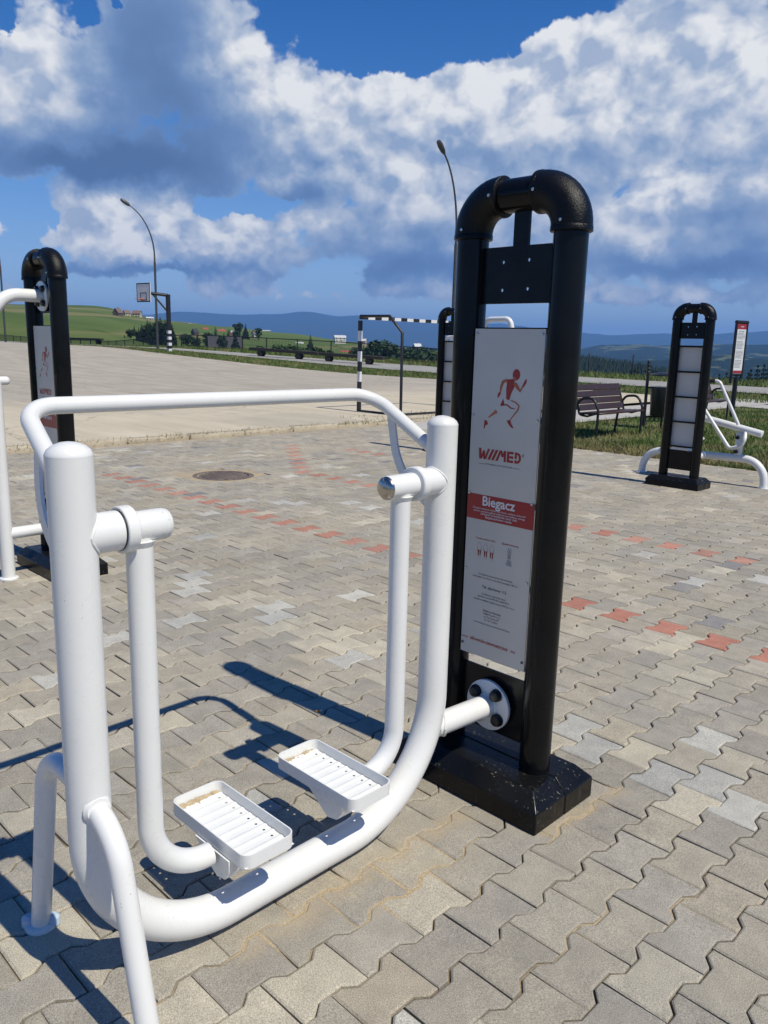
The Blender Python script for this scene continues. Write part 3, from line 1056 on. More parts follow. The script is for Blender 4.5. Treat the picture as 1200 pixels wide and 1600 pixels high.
# haze: air between the plaza and the mountains
hz = MB().box((0, 0, 75), (32000, 32000, 730)).build('haze', [], None)
hm = bpy.data.materials.new('haze_air')
hm.use_nodes = True
ht = NT(hm.node_tree)
ht.n.clear()
ho = ht.node('ShaderNodeOutputMaterial')
hv = ht.node('ShaderNodeVolumePrincipled')
hv.inputs['Color'].default_value = (0.24, 0.50, 1.0, 1)
hv.inputs['Density'].default_value = 0.000115
hv.inputs['Anisotropy'].default_value = 0.0
ht.l.new(hv.outputs[0], ho.inputs['Volume'])
hz.data.materials.append(hm)
tag(hz, kind='stuff')

# ------------------------------------------------------------------ sheets: court, road, walkway


def strip_sheet(name, xs, y_lo, y_hi, lift, m, ny=6, zf=rise):
    xs = np.asarray(xs, float)
    V = []
    for x, a, b in zip(xs, y_lo, y_hi):
        for k in range(ny + 1):
            V.append((x, a + (b - a) * k / ny, float(zf(x)) + lift))
    n = len(xs)
    F = []
    for i in range(n - 1):
        for k in range(ny):
            a = i * (ny + 1) + k
            F.append((a, a + ny + 1, a + ny + 2, a + 1))
    return np_mesh(name, V, F, m, None, True)


xs = np.linspace(-9.72, -74, 90)
o = strip_sheet('sports_court', xs, np.full(90, -14.0), np.interp(xs, [-74, -60, -45, -30, -20, -9.7], [25.6, 25.4, 24.2, 24.6, 24.6, 23.3]), 0.045, COURT, 20)
tag(o, kind='structure')
xs = np.linspace(45, -110, 120)
o = strip_sheet('road', xs, np.interp(xs, [-110, -65, -48, -40, -28, -18, -9, 0, 45], [26.5, 27.3, 28.3, 29.3, 31.0, 30, 29.5, 29, 27]),
                np.interp(xs, [-110, -65, -50, -44, -33, -22, -12, 0, 45], [30, 30.8, 31.0, 32.2, 36.8, 36.2, 35.2, 34.5, 32]), 0.012, ROAD, 4)
tag(o, kind='structure')
o = np_mesh('walkway', [(-9.60, 9.22, -0.006), (-7.75, 9.22, -0.006), (-7.75, 25.5, -0.006), (-9.60, 25.5, -0.006)], [(0, 1, 2, 3)], WALK)
tag(o, kind='structure')
o = np_mesh('path', [(-7.73, 21.6, -0.008), (9, 20.2, -0.008), (9, 21.5, -0.008), (-7.73, 23.2, -0.008)], [(0, 1, 2, 3)], WALK)
tag(o, kind='structure')

# kerb stones along the court, each its own stone
kerb = empty('court_kerb', (-9.63, 0, 0))
tag(kerb, kind='structure')
stone_meshes = []
for s in range(5):
    mb = MB()
    mb.box((0, 0, 0), (0.17, 0.985, 0.16), bevel=0.02)
    me = mb.mesh('kerb_stone', KERB, 50)
    for v in me.vertices:
        v.co += Vector((random.uniform(-.012, .012), random.uniform(-.006, .006), random.uniform(-.014, .010)))
    stone_meshes.append(me)
for k in range(24):
    o = bpy.data.objects.new('kerb_stone', stone_meshes[k % 5])
    link(o, kerb)
    o.location = (random.uniform(-.015, .015), -13 + k * 1.0 + 0.5, -0.012 + random.uniform(-.012, .008))
    o.rotation_euler = (random.uniform(-.01, .01), random.uniform(-.03, .03), random.uniform(-.01, .01))
    if o.location.y > 9.3:
        o.location.z -= 0.02

# ------------------------------------------------------------------ the paved plaza


def bed():
    xs = np.arange(-9.56, 6.01, 0.06)
    ys = np.arange(-7.0, 9.22, 0.06)
    X, Y = np.meshgrid(xs, ys, indexing='ij')
    S = sand_py(X, Y)
    n = np.array([mnoise.noise(Vector((x * 2.1, y * 2.1, 5.0))) for x, y in zip(X.ravel(), Y.ravel())]).reshape(X.shape)
    f = np.clip((S + 0.45 * n - 0.12) / 0.5, 0, 1)
    Z = -0.0115 + 0.0088 * f
    V = np.stack([X, Y, Z], -1).reshape(-1, 3)
    k = len(ys)
    i = np.arange(len(xs) - 1)[:, None] * k + np.arange(k - 1)[None, :]
    F = np.stack([i, i + k, i + k + 1, i + 1], -1).reshape(-1, 4)
    o = np_mesh('paved_plaza', V, F, JOINT, None, True)
    return tag(o, kind='structure')


plaza = bed()
# half outline of an I-shaped block: 200 mm long (y), 165 mm at the ends, 115 mm at the waist (x)
OUT = [(.0825, -.100), (.0825, -.066), (.0575, -.036), (.0575, .036), (.0825, .066), (.0825, .100)]
OUT = OUT + [(-x, y) for x, y in OUT[::-1]]
GAP, CH, HT = 0.0021, 0.0038, 0.030


def offset_outline(ol, d):
    n = len(ol)
    res = []
    for i in range(n):
        p0, p1, p2 = (Vector(ol[i - 1]), Vector(ol[i]), Vector(ol[(i + 1) % n]))
        e1, e2 = (p1 - p0).normalized(), (p2 - p1).normalized()
        n1, n2 = Vector((-e1.y, e1.x)), Vector((-e2.y, e2.x))
        b = (n1 + n2)
        b = b / max(b.dot(n1), 0.3)
        res.append((p1.x + b.x * d, p1.y + b.y * d))
    return res


def paver_arrays(rs, gap):
    ol = [(x + rs.uniform(-.0012, .0012), y + rs.uniform(-.0012, .0012)) for x, y in offset_outline(OUT, gap)]
    ch = CH * rs.uniform(0.8, 1.7)
    tp = offset_outline(ol, ch)
    n = len(ol)
    V = [(x, y, 0.0) for x, y in tp] + [(x, y, -ch * rs.uniform(0.6, 0.95)) for x, y in ol] + [(x, y, -HT) for x, y in ol]
    Q = []
    for r in range(2):
        for i in range(n):
            j = (i + 1) % n
            Q.append((r * n + i, (r + 1) * n + i, (r + 1) * n + j, r * n + j))
    return np.array(V), Q


# top face cut into quads/triangles: the I shape is three boxes
TOPQ = [(11, 0, 1, 10), (10, 1, 2, 9), (9, 2, 3, 8), (8, 3, 4, 7), (7, 4, 5, 6)]
GREYS = [(0.360, 0.327, 0.264), (0.381, 0.347, 0.282), (0.344, 0.314, 0.258), (0.391, 0.357, 0.292), (0.370, 0.330, 0.258),
         (0.354, 0.327, 0.278), (0.399, 0.365, 0.296), (0.334, 0.306, 0.255)]
PALE = [(0.47, 0.46, 0.415), (0.44, 0.432, 0.395), (0.485, 0.470, 0.42)]
CREAM = [(0.475, 0.435, 0.345), (0.445, 0.410, 0.335), (0.42, 0.385, 0.315)]
BRICK = [(0.45, 0.205, 0.150), (0.42, 0.19, 0.14), (0.47, 0.23, 0.17)]
FADED = [(0.44, 0.225, 0.17), (0.45, 0.245, 0.185), (0.42, 0.21, 0.155)]
SLATE = [(0.265, 0.252, 0.240), (0.245, 0.236, 0.230)]
special = {}
for a in range(-52, 3, 2):
    special[(a, 26)] = 'r'
for a in range(-44, 0, 2):
    special[(a, 44)] = 'r'
for k in range(7):
    special[(-46 - 2 * k, 46 + 2 * k)] = 'r'
for k in range(8):
    special[(-62 + 2 * k, 62)] = 'r' if k > 4 else 'g'
for ab in ((-3, 11), (-4, 12), (-1, 11), (0, 12)):
    special[ab] = 'p'
for ab in ((-2, 12), (0, 10), (-5, 23), (-6, 24)):
    special[ab] = 'c'
special[(1, 11)] = 'p'


def g_px(x, y):
    d = view_ray(x, y)
    t = -CAM[2] / d[2]
    return CAM[0] + d[0] * t, CAM[1] + d[1] * t


def lattice_at(x, y):
    X, Y = g_px(x, y)
    a = round(X / .14)
    b = Y / .1
    b = 2 * round((b - a % 2) / 2) + a % 2
    return a, b


for (x, y, c) in [(303, 898, 'p'), (300, 906, 'p'), (298, 922, 'p'), (395, 929, 'c'), (383, 942, 'c'), (338, 942, 'c'), (433, 945, 'p'), (427, 962, 'p'),
                  (481, 966, 'c'), (436, 978, 'c'), (484, 982, 'c'), (531, 985, 'c'), (484, 1000, 'c'), (535, 1007, 'c'), (544, 1027, 'p'),
                  (580, 1010, 'c'), (315, 835, 'p'), (480, 785, 'p'), (440, 787, 'p'), (585, 792, 'p'), (500, 800, 'c'), (600, 1060, 'c'),
                  (270, 880, 'c'), (400, 800, 'c'), (345, 850, 'c'), (560, 800, 'c'), (1010, 865, 'p'), (1180, 905, 'p'), (250, 880, 'c')]:
    special[lattice_at(x, y)] = c
MANHOLE = (-6.49, 3.53)
rs = random.Random(5)
cells = []
for a in range(-68, 43):
    for b in range(-70, 93):
        if (a + b) % 2:
            continue
        x, y = a * .14, b * .1
        if x < -9.49 or y > 9.12 or x > 5.9 or y < -6.9:
            continue
        if math.hypot(x - MANHOLE[0], y - MANHOLE[1]) < 0.42:
            continue
        cells.append((a, b, x, y))
# how large each block shows
CX = np.array([(x, y, 0.0) for _, _, x, y in cells])
Q3 = (CX - CAM)
dep = Q3 @ AX_F
pxx = 600 + FOC * (Q3 @ AX_R) / np.maximum(dep, 0.05)
pyy = 800 + FOC * (Q3 @ AX_D) / np.maximum(dep, 0.05)
vis = (dep > 0.2) & (pxx > -25) & (pxx < 1225) & (pyy > 0) & (pyy < 1625)
# blocks lying wholly under the pylon's base cannot be seen
under = (CX[:, 0] > -0.80) & (CX[:, 0] < -0.32) & (CX[:, 1] > 0.52) & (CX[:, 1] < 0.74)
dist = np.linalg.norm(Q3, axis=1)
order = np.argsort(np.where(vis & ~under, dist, 1e6))
single = set(order[:298].tolist())


def paver_colour(a, b, x, y):
    s = special.get((a, b))
    if s == 'r':
        return FADED if (x < -2.6 or rs.random() < .25) else BRICK
    if s == 'p':
        return PALE
    if s == 'c':
        return CREAM
    r = rs.random()
    n = mnoise.noise(Vector((x * 0.55, y * 0.55, 2.2)))
    if r < 0.012 and y > 2.6:
        return SLATE
    if r < 0.035 + 0.16 * max(0, n):
        return CREAM
    if r < 0.045 + 0.24 * max(0, n):
        return PALE
    return GREYS


pool = {}


def pool_mesh(fam_name, fam):
    key = (fam_name, rs.randrange(18 if fam_name == 'g' else 4))
    if key not in pool:
        V, Q = paver_arrays(rs, GAP)
        me = bpy.data.meshes.new('paver')
        me.from_pydata(V.tolist(), [], TOPQ + Q)
        me.materials.append(PAVE)
        c = rs.choice(fam)
        f = rs.uniform(0.92, 1.08)
        at = me.color_attributes.new('tint', 'FLOAT_COLOR', 'POINT')
        at.data.foreach_set('color', [q for _ in range(len(V)) for q in (c[0] * f, c[1] * f, c[2] * f, 1.0)])
        pool[key] = me
    return pool[key]


FV, FF, FC = [], [], []
off = 0
bulk = [paver_arrays(rs, GAP) for _ in range(24)]
bulkF = np.array(TOPQ + bulk[0][1])
for i, (a, b, x, y) in enumerate(cells):
    fam = paver_colour(a, b, x, y)
    nm = {id(GREYS): 'g', id(PALE): 'p', id(CREAM): 'c', id(BRICK): 'r', id(FADED): 'f', id(SLATE): 's'}[id(fam)]
    rz = rs.gauss(0, 0.006) + (PI if rs.random() < .5 else 0)
    tx, ty = rs.gauss(0, 0.006), rs.gauss(0, 0.006)
    jx, jy, jz = rs.gauss(0, 0.0007), rs.gauss(0, 0.0007), rs.uniform(-0.0022, 0.0012)
    if i in single:
        o = bpy.data.objects.new('paver', pool_mesh(nm, fam))
        link(o, plaza)
        o.location = (x + jx, y + jy, jz)
        o.rotation_euler = (tx, ty, rz)
    else:
        V = bulk[rs.randrange(24)][0]
        c_, s_ = math.cos(rz), math.sin(rz)
        vx = V[:, 0] * c_ - V[:, 1] * s_
        vy = V[:, 0] * s_ + V[:, 1] * c_
        vz = V[:, 2] + vx * ty * -1 + vy * tx + jz
        FV.append(np.stack([vx + x + jx, vy + y + jy, vz], 1))
        FF.append(bulkF + off)
        off += len(V)
        c = rs.choice(fam)
        f = rs.uniform(0.92, 1.08)
        FC.append(np.tile(np.array([[c[0] * f, c[1] * f, c[2] * f, 1.0]]), (len(V), 1)))
o = np_mesh('paver_field', np.vstack(FV), np.vstack(FF), PAVE, plaza, False, np.vstack(FC))
o['kind'] = 'stuff'

# manhole cover
mh = empty('manhole_cover', (MANHOLE[0], MANHOLE[1], -0.004), 0.5, 'round rusty cast iron drain cover set in the paving ringed by sand', 'manhole cover')
mb = MB()
N = 40
ring = []
for r, z in ((0.335, -0.02), (0.335, 0.004), (0.285, 0.004), (0.285, -0.02)):
    ring.append([(r * math.cos(2 * PI * k / N), r * math.sin(2 * PI * k / N), z) for k in range(N)])
vs = [p for rr in ring for p in rr]
fs = []
for i in range(3):
    for k in range(N):
        fs.append((i * N + k, i * N + (k + 1) % N, (i + 1) * N + (k + 1) % N, (i + 1) * N + k))
mb.add(vs, fs)
mb.build('rim', RUST, mh)
mb = MB()
mb.cyl((0, 0, -0.02), (0, 0, -0.006), 0.283, 36)
mb.build('lid', RUST, mh)
for k in range(9):
    yy = -0.24 + k * 0.06
    L = math.sqrt(max(0.279 ** 2 - yy ** 2, 0.0004)) * 2 - 0.02
    mb = MB()
    mb.box((0, yy, -0.001), (L, 0.030, 0.012), bevel=0.004)
    mb.build('slat', RUST, mh)
mb = MB()
ring = []
for r, z in ((0.56, -0.02), (0.47, 0.0005), (0.34, 0.0025), (0.336, -0.02)):
    ring.append([((r + (random.uniform(-.06, .05) if r > .4 else 0)) * math.cos(2 * PI * k / N), (r + (random.uniform(-.06, .05) if r > .4 else 0)) * math.sin(2 * PI * k / N), z) for k in range(N)])
vs = [p for rr in ring for p in rr]
fs = []
for i in range(3):
    for k in range(N):
        fs.append((i * N + k, i * N + (k + 1) % N, (i + 1) * N + (k + 1) % N, (i + 1) * N + k))
mb.add(vs, fs)
mb.build('sand_collar', SANDP, mh)

# ------------------------------------------------------------------ the black pylons
PH = 0.18          # half distance between the two posts
PR = 0.051


def text_mesh(body, size, bold=0.0, align='CENTER', spacing=1.0, shear=0.0):
    cu = bpy.data.curves.new('t', 'FONT')
    cu.body = body
    cu.size = size
    cu.align_x = align
    cu.offset = bold * size
    cu.space_character = spacing
    cu.shear = shear
    cu.resolution_u = 3
    ob = bpy.data.objects.new('t', cu)
    COL.objects.link(ob)
    dg = bpy.context.evaluated_depsgraph_get()
    dg.update()
    me = bpy.data.meshes.new_from_object(ob.evaluated_get(dg))
    bpy.data.objects.remove(ob)
    V = [v.co.copy() for v in me.vertices]
    F = [tuple(p.vertices) for p in me.polygons]
    bpy.data.meshes.remove(me)
    return V, F


def fit_text(mb, body, cx, z, width, height=None, bold=0.0, mi=0, y=0.0, slope=0.0, spacing=1.0, shear=0.0):
    """flat lettering facing -Y, centred on cx, its baseline at z, scaled to width"""
    V, F = text_mesh(body, 0.1, bold, spacing=spacing, shear=shear)
    xs_ = [v.x for v in V]
    zs_ = [v.y for v in V]
    w = max(xs_) - min(xs_)
    s = width / w
    sh = s if height is None else height / (max(zs_) - min(min(zs_), 0))
    x0 = (max(xs_) + min(xs_)) / 2
    mb.add([(cx + (v.x - x0) * s, y, z + v.y * sh + slope * (v.x - x0) * s) for v in V], F, mi)


def poly(mb, pts, y, mi=0):
    mb.add([(a, y, b) for a, b in pts], [tuple(range(len(pts)))], mi)


def limb(mb, pts, ws, y, mi=0):
    """flat tapering stroke"""
    P = [Vector(p) for p in pts]
    L, Rr = [], []
    for i, p in enumerate(P):
        d = (P[min(i + 1, len(P) - 1)] - P[max(i - 1, 0)]).normalized()
        n = Vector((-d.y, d.x)) * ws[i] / 2
        L.append(p + n)
        Rr.append(p - n)
    n = len(P)
    vs = [(q.x, y, q.y) for q in L + Rr]
    mb.add(vs, [(i, i + 1, n + i + 1, n + i) for i in range(n - 1)], mi)


def make_board(parent, title, main=True):
    """printed information board; local frame: x to the right, y towards the back, z up; front faces -y"""
    BY, BX0, BX1, BZ0, BZ1 = -0.030, -0.1285, 0.1365, 0.452, 1.540
    mb = MB()
    mb.box(((BX0 + BX1) / 2, BY, (BZ0 + BZ1) / 2), (BX1 - BX0, 0.004, BZ1 - BZ0))
    brd = mb.build('info_board', [BOARD], parent)
    fy = BY - 0.0026
    k = (BX1 - BX0) / 0.253

    def X(v):          # measured column to board column
        return BX0 + (v + 0.644) * k
    mb = MB()
    poly(mb, [(BX0, 0.925), (BX1, 0.925), (BX1, 1.009), (BX0, 1.009)], fy)
    mb.build('red_band', RED, brd)
    f2 = fy - 0.0008
    # logo: bold slanted capitals cut by gaps
    lg = MB()
    z0, z1 = 1.127, 1.162
    H = z1 - z0

    def sp(x, zf, sl=0.0):
        return (X(x) + sl * H * zf, z0 + H * zf)

    def bar(x0, x1, za, zb, lean0=0.0):
        poly(lg, [(X(x0) + lean0 * za, z0 + H * za), (X(x1) + lean0 * za, z0 + H * za), (X(x1) + lean0 * zb, z0 + H * zb), (X(x0) + lean0 * zb, z0 + H * zb)], fy)
    # W
    poly(lg, [(X(-.6085), z1), (X(-.5990), z1), (X(-.5955), z0), (X(-.6055), z0)], fy)
    poly(lg, [(X(-.6010), z0), (X(-.5945), z0), (X(-.5850), z0 + .80 * H), (X(-.5915), z0 + .80 * H)], fy - 0.0002)
    poly(lg, [(X(-.5915), z0 + .80 * H), (X(-.5845), z0 + .80 * H), (X(-.5815), z0), (X(-.5895), z0)], fy - 0.0004)
    poly(lg, [(X(-.5860), z0), (X(-.5790), z0), (X(-.5655), z1), (X(-.5735), z1)], fy)
    # two slashes
    for q in (-.5735, -.5590):
        poly(lg, [(X(q), z0), (X(q + .0095), z0), (X(q + .0255), z1), (X(q + .016), z1)], fy)
    # M
    poly(lg, [(X(-.5430), z0), (X(-.5345), z0), (X(-.5200), z1), (X(-.5285), z1)], fy)
    poly(lg, [(X(-.5270), z1), (X(-.5190), z1), (X(-.5140), z0 + .40 * H), (X(-.5205), z0 + .40 * H)], fy - 0.0002)
    poly(lg, [(X(-.5205), z0 + .40 * H), (X(-.5140), z0 + .40 * H), (X(-.5060), z1), (X(-.5120), z1)], fy - 0.0004)
    poly(lg, [(X(-.5120), z0), (X(-.5040), z0), (X(-.5040), z1), (X(-.5120), z1)], fy)
    # E
    bar(-.5005, -.4920, 0, 1)
    for za in (0.0, 0.39, 0.78):
        bar(-.4915, -.4765, za, za + .22)
    # D
    bar(-.4720, -.4640, 0.0, 0.30)
    bar(-.4720, -.4640, 0.42, 1.0)
    n = 8
    arc_o = [(X(-.4635) + .0145 * k * math.sin(PI * i / n), z0 + H * (.5 - .5 * math.cos(PI * i / n))) for i in range(n + 1)]
    arc_i = [(X(-.4635) + .0065 * k * math.sin(PI * i / n), z0 + H * (.5 - .30 * math.cos(PI * i / n))) for i in range(n + 1)]
    lg.add([(a, fy, b) for a, b in arc_o + arc_i], [(i, i + 1, n + 2 + i, n + 1 + i) for i in range(n)])
    lg.build('logo', RED, brd)
    lg = MB()
    fit_text(lg, '®', X(-.4425), 1.151, 0.008, y=fy)
    fit_text(lg, 'FITNESS OUTDOOR', X(-.529), 1.1095, 0.105, 0.0048, 0.01, y=fy, spacing=1.15)
    poly(lg, [(X(-.606), 1.1105), (X(-.583), 1.1105), (X(-.583), 1.1116), (X(-.606), 1.1116)], fy)
    poly(lg, [(X(-.475), 1.1105), (X(-.452), 1.1105), (X(-.452), 1.1116), (X(-.475), 1.1116)], fy)
    lg.build('logo_tagline', GREYP, brd)
    # running figure, flat print
    rn = MB()
    hx, hz = X(-.483), 1.402
    poly(rn, [(hx + .0135 * math.cos(a) * k, hz + .0175 * math.sin(a)) for a in [2 * PI * i / 14 for i in range(14)]], fy)
    poly(rn, [(X(-.515), 1.386), (X(-.489), 1.389), (X(-.487), 1.365), (X(-.497), 1.345), (X(-.504), 1.322), (X(-.515), 1.325), (X(-.517), 1.355)], fy)
    limb(rn, [(X(-.537), 1.345), (X(-.543), 1.338), (X(-.546), 1.328)], [.006, .010, .004], fy)
    limb(rn, [(X(-.458), 1.366), (X(-.451), 1.379), (X(-.446), 1.390)], [.006, .009, .004], fy)
    poly(rn, [(X(-.530), 1.318), (X(-.526), 1.326), (X(-.520), 1.308), (X(-.530), 1.302), (X(-.536), 1.304)], fy)
    limb(rn, [(X(-.528), 1.305), (X(-.512), 1.308), (X(-.495), 1.298), (X(-.480), 1.297)], [.003, .005, .004, .002], fy)
    poly(rn, [(X(-.509), 1.259), (X(-.496), 1.262), (X(-.492), 1.250), (X(-.484), 1.240), (X(-.483), 1.236), (X(-.494), 1.240), (X(-.504), 1.250)], fy)
    poly(rn, [(X(-.592), 1.254), (X(-.583), 1.252), (X(-.578), 1.241), (X(-.588), 1.236), (X(-.590), 1.226), (X(-.594), 1.228)], fy)
    rn.build('runner_print', RED, brd)
    rn = MB()
    limb(rn, [(X(-.515), 1.384), (X(-.530), 1.378), (X(-.536), 1.362), (X(-.538), 1.346)], [.010, .010, .008, .005], fy - 0.0004)
    limb(rn, [(X(-.487), 1.375), (X(-.475), 1.362), (X(-.466), 1.352), (X(-.459), 1.366)], [.012, .011, .007, .005], fy - 0.0004)
    limb(rn, [(X(-.490), 1.386), (X(-.484), 1.392)], [.012, .012], fy - 0.0004)
    limb(rn, [(X(-.498), 1.322), (X(-.480), 1.317), (X(-.467), 1.307), (X(-.472), 1.292), (X(-.486), 1.275), (X(-.496), 1.262)], [.003, .004, .005, .005, .004, .003], fy - 0.0004)
    limb(rn, [(X(-.548), 1.285), (X(-.560), 1.276), (X(-.578), 1.262)], [.012, .008, .003], fy - 0.0004)
    rn.build('runner_print', ORANGE, brd)
    # white words on the band
    tx = MB()
    fit_text(tx, title, X(-.521), 0.975, 0.130, None, 0.022, y=f2)
    if main:
        fit_text(tx, 'Ćwiczenie wzmacnia mięśnie nóg i bioder, zwiększa ruchomość', X(-.519), 0.9605, 0.212, None, 0.006, y=f2)
        fit_text(tx, 'stawów, poprawia ogólną kondycję oraz krążenie, pomaga', X(-.519), 0.9515, 0.205, None, 0.006, y=f2)
        fit_text(tx, 'utrzymać prawidłową masę ciała', X(-.519), 0.9425, 0.145, None, 0.006, y=f2)
        fit_text(tx, 'Bezpieczeństwo i nauka', X(-.519), 0.9330, 0.105, None, 0.010, y=f2)
    tx.build('lettering', WHITEP, brd)
    if main:
        tx = MB()
        fit_text(tx, 'Pracujące partie mięśni', X(-.565), 0.859, 0.080, None, 0.014, y=fy)
        fit_text(tx, 'Sposób ćwiczenia', X(-.469), 0.859, 0.066, None, 0.014, y=fy)
        fit_text(tx, 'silownie-zewnetrzne', X(-.5315), 0.503, 0.156, None, 0.018, y=fy)
        fit_text(tx, 'www.', X(-.628), 0.503, 0.030, None, 0.0, y=fy)
        fit_text(tx, '.eu', X(-.4375), 0.503, 0.020, None, 0.0, y=fy)
        for cx in (-.587, -.562, -.538):
            limb(tx, [(X(cx - .003), 0.822), (X(cx - .003), 0.802)], [.006, .003], fy)
            limb(tx, [(X(cx + .004), 0.822), (X(cx + .004), 0.802)], [.005, .003], fy)
        tx.build('lettering', RED, brd)
        tx = MB()
        fit_text(tx, 'Urządzenie przeznaczone dla młodzieży', X(-.519), 0.7385, 0.138, None, 0.004, y=fy)
        fit_text(tx, 'i dorosłych od 14 lat o wzroście powyżej 140 cm', X(-.521), 0.7275, 0.182, None, 0.004, y=fy)
        fit_text(tx, 'Tel. alarmowy 112', X(-.521), 0.695, 0.100, None, 0.016, y=fy)
        fit_text(tx, 'Urządzenie wyprodukowane', X(-.522), 0.672, 0.098, None, 0.004, y=fy)
        fit_text(tx, 'zgodnie z normą PN EN 16630:2015,', X(-.522), 0.662, 0.130, None, 0.008, y=fy)
        fit_text(tx, 'posiada certyfikat wydany przez UDP Sp. z o.o.', X(-.520), 0.650, 0.168, None, 0.008, y=fy)
        fit_text(tx, 'Zakład produkcyjny:', X(-.525), 0.6155, 0.076, None, 0.012, y=fy)
        fit_text(tx, 'WIMED Spółka z o.o.', X(-.525), 0.605, 0.074, None, 0.003, y=fy)
        fit_text(tx, 'ul. Tarnowska 48', X(-.527), 0.5945, 0.060, None, 0.003, y=fy)
        fit_text(tx, '33-170 Tuchów', X(-.527), 0.584, 0.056, None, 0.003, y=fy)
        fit_text(tx, 'www.wimed.pl, www.silownie-zewnetrzne.eu', X(-.525), 0.569, 0.152, None, 0.003, y=fy)
        tx.build('lettering', GREYP, brd)
        tx = MB()
        # small body outlines
        for cx in (-.587, -.562, -.538):
            c = X(cx)
            for s in (-1, 1):
                limb(tx, [(c + s * .0028, 0.850), (c + s * .0025, 0.845), (c + s * .0075, 0.840), (c + s * .0085, 0.822), (c + s * .005, 0.820)], [.001] * 5, fy)
                limb(tx, [(c + s * .0065, 0.830), (c + s * .006, 0.812), (c + s * .004, 0.796), (c + s * .006, 0.793)], [.001] * 4, fy)
        c = X(-.471)
        for q in range(5):
            poly(tx, [(c - .012 + q * .001, 0.793 + q * .0042), (c + .012 - q * .001, 0.791 + q * .0042), (c + .012 - q * .001, 0.7935 + q * .0042), (c - .012 + q * .001, 0.7955 + q * .0042)], fy)
        for s in (-1, 1):
            limb(tx, [(c + s * .002, 0.852), (c + s * .006, 0.846), (c + s * .006, 0.832), (c + s * .004, 0.815)], [.0025] * 4, fy)
        limb(tx, [(c, 0.846), (c, 0.815)], [.003, .005], fy)
        tx.build('print_pictures', LGREYP, brd)
    for (sx, sz) in ((-.636, 1.524), (-.400, 1.524), (-.637, 1.266), (-.400, 1.266), (-.637, 1.009), (-.400, 1.007), (-.637, .75), (-.400, .75), (-.637, .484), (-.400, .482)):
        s = MB()
        s.cyl((X(sx), fy + 0.002, sz), (X(sx), fy - 0.0035, sz), 0.0044, 10, bevel=0.001)
        s.build('screw', STEEL if sz > 0.6 else GREYP, brd)
    return brd


